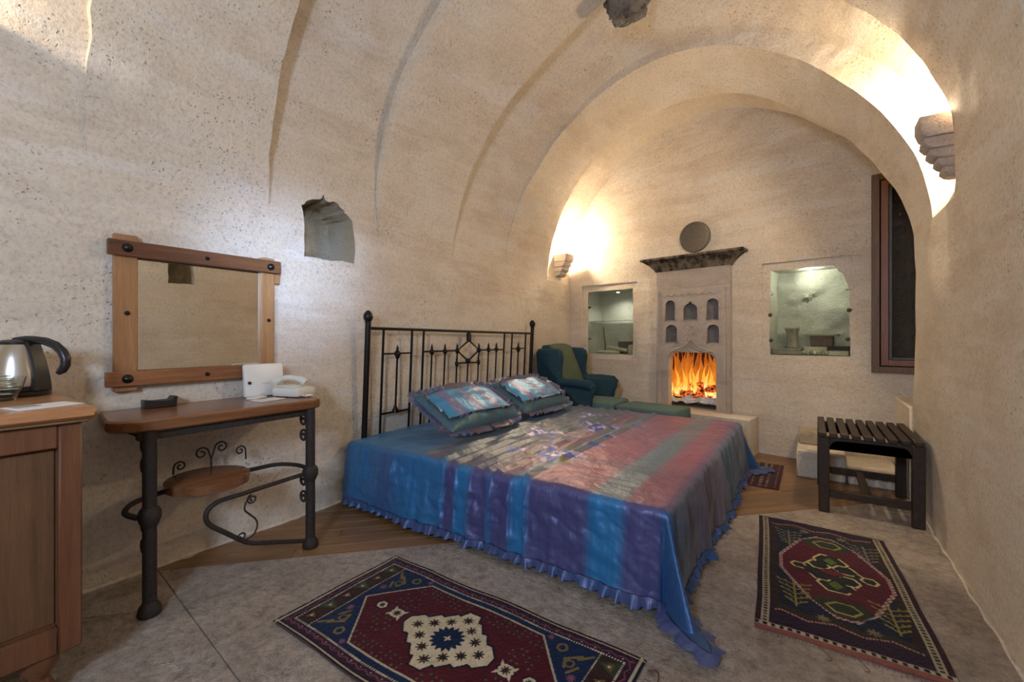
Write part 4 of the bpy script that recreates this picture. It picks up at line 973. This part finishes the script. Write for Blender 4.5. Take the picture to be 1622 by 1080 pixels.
# ------------------------------------------------------------------ bench
be=thing('slatted_bench','dark stained wooden bench with a slatted top and scalloped apron by the right wall','bench',(.32,4.02,0))
bx0,bx1,by0,by1=.045,.588,3.665,4.365
for x in (bx0,bx1-.062):
    for y in (by0,by1-.055): MB().box((x,y,0),(x+.062,y+.055,.515),.004).obj('leg',DARKW,be)
ap=[(bx0+.06,.515),(bx1-.06,.515),(bx1-.06,.43)]
for i in range(25):
    t=i/24; x=bx1-.06-(bx1-bx0-.12)*t; c=abs(t-.5)*2
    z=.488-.03*max(0,1-c*1.25)-.012*math.cos(c*PI*5)*(c<.62)-.05*max(0,(c-.82)/.18)**2; ap.append((x,z))
ap.append((bx0+.06,.43))
for y in (by0+.012,by1-.042): MB().prism(ap,lambda a,b,d:(a,d,b),y,y+.028,.003).obj('apron',DARKW,be)
for x in (bx0+.012,bx1-.04): MB().box((x,by0+.055,.455),(x+.028,by1-.055,.515),.003).obj('side_apron',DARKW,be)
n=9; pitch=(bx1-bx0+.01)/n
for i in range(n):
    x=bx0-.005+pitch*i; MB().box((x+.005,by0-.012,.5155),(x+pitch-.012,by1+.012,.545),.004).obj('slat',DARKW,be)
for y in (by0+.01,by1-.045): MB().box((bx0+.062,y,.105),(bx1-.062,y+.034,.155),.003).obj('stretcher',DARKW,be)
MB().box((.29,by0+.045,.112),(.335,by1-.046,.148),.003).obj('stretcher',DARKW,be)
# ------------------------------------------------------------------ rugs (woven patterns as vertex colours on a dense wavy mesh)
def inpoly(x,y,P):
    r=np.zeros(x.shape,bool); n=len(P)
    for i in range(n):
        (x0,y0),(x1,y1)=P[i],P[(i+1)%n]
        c=((y0>y)!=(y1>y))&(x<(x1-x0)*(y-y0)/((y1-y0) if y1!=y0 else 1e-9)+x0); r^=c
    return r
def dseg(x,y,a,b):
    ax,ay=a;bx,by=b;dx,dy=bx-ax,by-ay; t=np.clip(((x-ax)*dx+(y-ay)*dy)/(dx*dx+dy*dy+1e-12),0,1); return np.hypot(x-ax-t*dx,y-ay-t*dy)
def dline(x,y,P,closed=False):
    d=np.full(x.shape,9.); n=len(P)
    for i in range(n if closed else n-1): d=np.minimum(d,dseg(x,y,P[i],P[(i+1)%n]))
    return d
def star(x,y,cx,cy,r,k=8,inner=.45,ph=0):
    a=np.arctan2(y-cy,x-cx)+ph; rr=np.hypot(x-cx,y-cy); f=np.abs(((a*k/(2*PI))%1)-.5)*2; return rr<r*(inner+(1-inner)*f)
NAVY=srgb(18,25,46);DNAV=srgb(20,18,30);RED=srgb(72,18,28);DRED=srgb(50,16,23);IV=srgb(190,178,150);BRN=srgb(48,32,26);GRN=srgb(48,60,40);OLV=srgb(112,96,56);PUR=srgb(44,24,44);PINK=srgb(150,92,84);BLU=srgb(17,35,66)
class Canvas:
    def __init__(s,W,H,res):
        s.nx=int(W/res)+1;s.ny=int(H/res)+1
        s.x,s.y=np.meshgrid(np.linspace(0,W,s.nx),np.linspace(0,H,s.ny),indexing='ij'); s.C=np.zeros(s.x.shape+(3,))
    def put(s,m,c): s.C[m]=c
def rugmesh(cv_,fn,thick,seed):
    z=thick+.0025*fbm(cv_.x*4,cv_.y*4,0,3,seed)+.0008*vn(cv_.x*160,cv_.y*160,0,seed+2)
    X,Y=fn(cv_.x,cv_.y); n,m=X.shape
    T=np.stack([X,Y,z],-1).reshape(-1,3); per=[i*m for i in range(n)]+[(n-1)*m+j for j in range(1,m)]+[i*m+m-1 for i in range(n-2,-1,-1)]+[j for j in range(m-2,0,-1)]
    B=T[per].copy(); B[:,2]=.0005; C=cv_.C.reshape(-1,3); V=np.concatenate([T,B]); o=n*m; L=len(per)
    F=gridF(n,m)+[(per[(k+1)%L],per[k],o+k,o+(k+1)%L) for k in range(L)]
    return V,F,np.concatenate([C,C[per]*.8])
# rug 1
W,H=1.365,.655; c=Canvas(W,H,.0028); x,y=c.x,c.y; cx,cy=.68,.325
c.C[:]=DRED
ed=np.minimum(np.minimum(x,W-x),np.minimum(y,H-y)); ex=np.minimum(x,W-x); ey=np.minimum(y,H-y)
c.put(ed>.008,BRN); c.put(ey>.010,IV*.8); c.put((ey>.016),DNAV); c.put((ex>.010)&(ex<.020),IV*.8); c.put((ed>.020),PUR)
lx=np.abs(((x/.055)%1)-.5)*2; ly=np.abs(((y/.055)%1)-.5)*2
c.put((np.abs(ey-.034-.012*lx)<.0028)&(ex>.03),srgb(120,60,70)); c.put((np.abs(ex-.034-.012*ly)<.0028)&(ey>.03),srgb(120,60,70))
c.put((np.hypot(((x/.055)%1-.5)*.055,ey-.046)<.004)&(ed>.03),srgb(140,120,120)); 
def dots(a,b,w=.0035,p=.011):  # dotted line where a is ~0, b runs along
    return (np.abs(a)<w)&(((b/p)%1)<.6)
inner=ed>.062; c.put(inner,BLU)
c.put(np.abs(ed-.062)<.005,DNAV); c.put(dots(ey-.062,x)&(ex>.058),IV); c.put(dots(ex-.062,y)&(ey>.058),IV)
eb=(ex>.068)&(ex<.150)&(ey>.068); c.put(eb,BRN)
for s in (0,1):
    X_=x if s==0 else W-x
    for k in range(6):
        yy=.068+.0865*k; P=[(.070,yy+.005),(.148,yy+.045),(.070,yy+.082)]; c.put(inpoly(X_,y,P)&(ey>.068),GRN if k%2 else DRED)
        P=[(.085,yy+.022),(.125,yy+.045),(.085,yy+.065)]; c.put(inpoly(X_,y,P)&(ey>.068),OLV*.7)
        c.put(np.hypot(X_-.10,y-yy-.043)<.006,IV)
    c.put(dots(X_-.150,y)&(ey>.06),IV)
hexo=[(.185,.325),(.375,.095),(.985,.095),(1.185,.325),(.985,.56),(.375,.56)]
c.put(inpoly(x,y,hexo),RED); c.put(dline(x,y,hexo,True)<.0038,IV*.8)
for sx in (0,1):
    for sy in (0,1):
        X_=x if sx==0 else W-x; Y_=y if sy==0 else H-y
        for P in ([(.20,.12),(.25,.16),(.235,.20)],[(.19,.18),(.215,.22)],[(.165,.10),(.205,.14)]): c.put(dline(X_,Y_,P)<.006,OLV)
        c.put(np.abs(np.hypot(X_-.285,Y_-.115)-.018)<.005,OLV); c.put(np.abs(np.hypot(X_-.225,Y_-.175)-.016)<.004,OLV*.9)
        c.put(star(X_,Y_,.19,.235,.02),srgb(120,70,90)); c.put(star(X_,Y_,.35,.085,.016),srgb(120,70,90))
# small dotted field motifs
for sx in (-1,1):
    for sy in (-1,1):
        for i in range(15):
            for j in range(3):
                px_=cx+sx*(.05+.026*i); py_=cy+sy*(.17+.022*j)
                if (i*3+j*5)%4!=0 and abs(px_-cx)<.40: c.put((np.hypot(x-px_,y-py_)<.0048)&inpoly(x,y,hexo),srgb(66,86,66))
        for i in range(5):
            for j in range(4):
                if (i+j)%3: c.put((np.hypot(x-(cx+sx*(.25+.025*i)),y-(cy+sy*(.05+.024*j)))<.0048)&inpoly(x,y,hexo),srgb(66,86,66))
oc=[]
for q in range(4):
    sx_,sy_=((-1,1),(1,1),(1,-1),(-1,-1))[q]; L_=[(.215,.022),(.175,.062),(.150,.058),(.118,.100),(.098,.094),(.062,.138),(.045,.135),(.026,.178)]
    L_=L_ if q in(0,2) else L_[::-1]; oc+=[(sx_*a,sy_*b) for a,b in L_]
OC=[(cx+a,cy+b) for a,b in oc]; c.put(dline(x,y,OC,True)<.009,DNAV); c.put(inpoly(x,y,OC),IV)
tp=[(-.158,0),(0,.130),(.158,0),(0,-.130)]
for q in range(4):
    for t in (0,1/3,2/3):
        a_=tp[q][0]*(1-t)+tp[(q+1)%4][0]*t; b_=tp[q][1]*(1-t)+tp[(q+1)%4][1]*t; c.put(star(x,y,cx+a_,cy+b_,.027,8,.36),BRN*.7)
dm_=[(cx-.088,cy),(cx,cy+.074),(cx+.088,cy),(cx,cy-.074)]; c.put(star(x,y,cx,cy,.074,16,.72),BLU*.8); c.put(star(x,y,cx,cy,.018,4,.2),IV)
for s in (-1,1):
    for a,r,k in ((.285,.034,1),(.385,.026,0)):
        P=[(cx+s*a-r,cy),(cx+s*a-r*.5,cy-r*.8),(cx+s*a+r*.5,cy-r*.8),(cx+s*a+r,cy),(cx+s*a+r*.5,cy+r*.8),(cx+s*a-r*.5,cy+r*.8)]
        c.put(dline(x,y,P,True)<.007,DNAV); c.put(inpoly(x,y,P),IV)
        if k:
            for q in (-1,1):
                for e in (-1,1): 
                    P=[(cx+s*a+e*r*.5,cy+q*r*.6),(cx+s*a+e*r*1.15,cy+q*r*1.1),(cx+s*a+e*r*.9,cy+q*r*.3)]; c.put(inpoly(x,y,P),IV)
        c.put(star(x,y,cx+s*a,cy,r*.68,8,.4),BRN*.8)
c.C*= (1+.16*vn(x*110,y*110,0,5)+.10*vn(x*4,y*40,0,6))[...,None]
V,F,C=rugmesh(c,lambda a,b:(-1.862+a+.006*vn(b*5,0,0,91),.948+b+.006*vn(a*4,0,0,92)+.004*(a-.7)),.007,101)
r1=thing('kilim_rug','dark red and navy wool rug with a cream star medallion beside the bed','rug',(-1.17,1.27,0))
obj('rug_pile',V,F,RUG,r1,ang=180,cols=C)
fr_=MB()
for i in range(60):
    yy=.955+.0107*i; 
    for xx,s in ((-.482,1),): 
        q=random.uniform(.012,.032); fr_.tube([(xx,yy,.005),(xx+s*q*.6,yy+random.uniform(-.008,.008),.004),(xx+s*q,yy+random.uniform(-.012,.012),.002)],.0012,4,False)
fr_.obj('fringe',plain('fringe_wool',(.16,.08,.07),.9),r1,kind='stuff')
MB().tube(crv([(-.48,1.56,.006),(-.45,1.565,.012),(-.435,1.53,.012),(-.43,1.47,.006),(-.44,1.42,.003)]),.0022,5).obj('loose_cord',plain('cord_brown',(.10,.05,.04),.9),r1)
# rug 2: a = across (X), b = along from the far end toward the camera
W,H=.63,1.26; c=Canvas(W,H,.0028); x,y=c.x,c.y
c.C[:]=DRED; exx=np.minimum(x,W-x); eyy=np.minimum(y,H-y)
c.put(exx>.016,DNAV); c.put((exx>.022)&(exx<.052),IV*.62); c.put((exx>.030)&(exx<.044)&(((y/.022)%1)<.55),BRN*.8); c.put(exx>.052,BRN*.75)
c.put((y<.012)&(exx>.02),srgb(30,26,24))
tri=lambda t,p:np.abs(((t/p)%1)-.5)*2
c.put((exx>.09)&(y>.07)&(y<1.19),NAVY)
for yy,s in ((.10,1),(1.085,-1)):
    Z_=yy+s*.0+.035*tri(x,.19)*s*-1
    band=(np.abs(y-Z_)<.0045)&(exx>.07); c.put((s*(y-Z_)<0)&(exx>.055)&(y>.012)&(y<H-.03),PUR*.8)
    c.put((s*(y-Z_)<.05)&(s*(y-Z_)>0)&(exx>.08),srgb(44,38,26)); c.put((np.abs(y-Z_)<.0055)&(exx>.07)&(((x/.012)%1)<.7),srgb(170,120,112))
hexr=[(.175,.40),(.33,.16),(.40,.15),(.56,.50),(.565,.66),(.42,.99),(.34,1.03),(.16,.69),(.145,.52)]
hexr=[(.105,.52),(.20,.28),(.30,.17),(.37,.17),(.47,.28),(.555,.52),(.555,.67),(.46,.90),(.37,1.02),(.30,1.02),(.20,.90),(.105,.67)]
c.put(inpoly(x,y,hexr),srgb(80,20,32))
d=dline(x,y,hexr,True); c.put((d<.0085)&((((x+y)/.024)%1)<.55),srgb(196,168,160)); c.put((d<.0035),srgb(150,116,112))
for b in (.26,.93):
    P=[(.20,b),(.27,b-.07),(.40,b-.07),(.46,b),(.40,b+.07),(.27,b+.07)]; c.put(inpoly(x,y,P)&inpoly(x,y,hexr),srgb(42,50,28))
    P=[(.27,b),(.31,b-.04),(.37,b-.04),(.40,b),(.365,b+.045),(.30,b+.045)]; c.put(dline(x,y,P,True)<.005,srgb(150,140,80)); 
cx,cy=.33,.60
for (a,b,r) in ((0,-.13,.075),(0,.13,.075),(-.085,0,.055),(.085,0,.055),(-.055,-.06,.05),(.055,.06,.05),(-.055,.06,.05),(.055,-.06,.05),(-.145,0,.035),(.145,0,.035)):
    P=[(cx+a+r*math.cos(k*PI/3),cy+b+r*math.sin(k*PI/3)) for k in range(6)]; c.put(inpoly(x,y,P),srgb(34,34,28)); c.put((dline(x,y,P,True)<.005)&(vn(x*20,y*20,0,3)>-.25),srgb(198,186,130))
for b in (-.13,.13):
    P=[(cx-.03,cy+b),(cx,cy+b-.045),(cx+.03,cy+b),(cx,cy+b+.045)]; c.put(inpoly(x,y,P),srgb(82,102,42))
c.put(inpoly(x,y,[(cx-.06,cy),(cx,cy-.05),(cx+.06,cy),(cx,cy+.05)]),DRED)
c.put(inpoly(x,y,[(cx-.07,cy+.0),(cx,cy-.03),(cx+.07,cy),(cx,cy+.03)]),srgb(100,30,36))
for (tx,ty,s) in ((.155,.90,1),(.51,.90,1),(.155,.26,1),(.51,.26,1)):
    col=srgb(134,122,52) if ty>.5 else srgb(112,104,84)
    T_=dseg(x,y,(tx,ty-.10),(tx,ty+.12))<.0045
    for k in range(5):
        yy=ty-.085+.042*k; w2=.062-.007*k
        for e in (-1,1):
            T_|=dseg(x,y,(tx,yy+.02),(tx+e*w2,yy-.012))<.0035; T_|=dseg(x,y,(tx+e*w2,yy-.012),(tx+e*(w2+.006),yy-.020))<.005; T_|=np.hypot(x-tx-e*w2*.55,y-yy+.008)<.005
    c.put(T_,col)
for (a,b) in ((.25,1.06),(.42,1.06),(.24,.13),(.42,.13)): c.put(star(x,y,a,b,.030,8,.4),srgb(112,100,72))
eb=(y>H-.055)&(y<H-.028)&(exx>.0); c.put(eb,srgb(170,160,140)); c.put(eb&(((x/.030)%1)<.5)&(np.abs(y-H+.041)<.010),BRN*.5); c.put(y>=H-.028,PINK*.8)
c.C*= (1+.16*vn(x*110,y*110,0,15)+.10*vn(x*4,y*40,0,16))[...,None]
def f2(a,b):
    t=b/H; u_=a/W; X=(-.278*(1-t)+-.188*t)*(1-u_)+(.355*(1-t)+.430*t)*u_; Y=(3.345*(1-t)+2.055*t)*(1-u_)+(3.325*(1-t)+2.085*t)*u_
    return X+.006*vn(b*4,0,0,93),Y+.006*vn(a*6,0,0,94)
V,F,C=rugmesh(c,f2,.007,111)
r2=thing('kilim_rug','navy and crimson wool rug with a green medallion between bed foot and right wall','rug',(.08,2.7,0))
obj('rug_pile',V,F[:] ,RUG,r2,ang=180,cols=C); fixn(r2.children[0],180)
fr_=MB()
for i in range(50):
    xx=-.182+.0122*i; q=random.uniform(.01,.03); y_=2.055+.03*i/49
    fr_.tube([(xx,y_,.005),(xx+random.uniform(-.006,.006),y_-q,.002)],.0011,4,False)
for i in range(60):
    xx=-.26+.0102*i; fr_.tube([(xx,3.343-.015*i/59,.005),(xx+random.uniform(-.008,.008),3.355-.015*i/59+random.uniform(0,.015),.002)],.0011,4,False)
for a,b in ((.03,2.02),(.14,2.03)):
    fr_.tube(crv([(a,b+.04,.004),(a+.02,b+.01,.003),(a+.035,b-.02,.002),(a+.02,b-.03,.002)]),.0018,5,False)
fr_.obj('fringe',plain('fringe_pink',(.22,.13,.11),.9),r2,kind='stuff')
# third rug peeping out beyond the bed foot
c=Canvas(.30,.9,.006); x,y=c.x,c.y; c.C[:]=DRED; c.put((((x/.05)%1)<.5)&(((y/.07)%1)<.5),IV*.7); c.put((((x/.11)%1)<.4),BRN); c.put(((y/.09)%1)<.25,srgb(90,20,30))
V,F,C=rugmesh(c,lambda a,b:(-.505+a,3.98+b*.85-.17*(a)*0),.006,121)
r3=obj('small_rug',V,F,RUG,None,loc=(-.5,4.4,0),ang=180,cols=C,label='small patterned red rug mostly hidden behind the far bed corner',cat='rug')
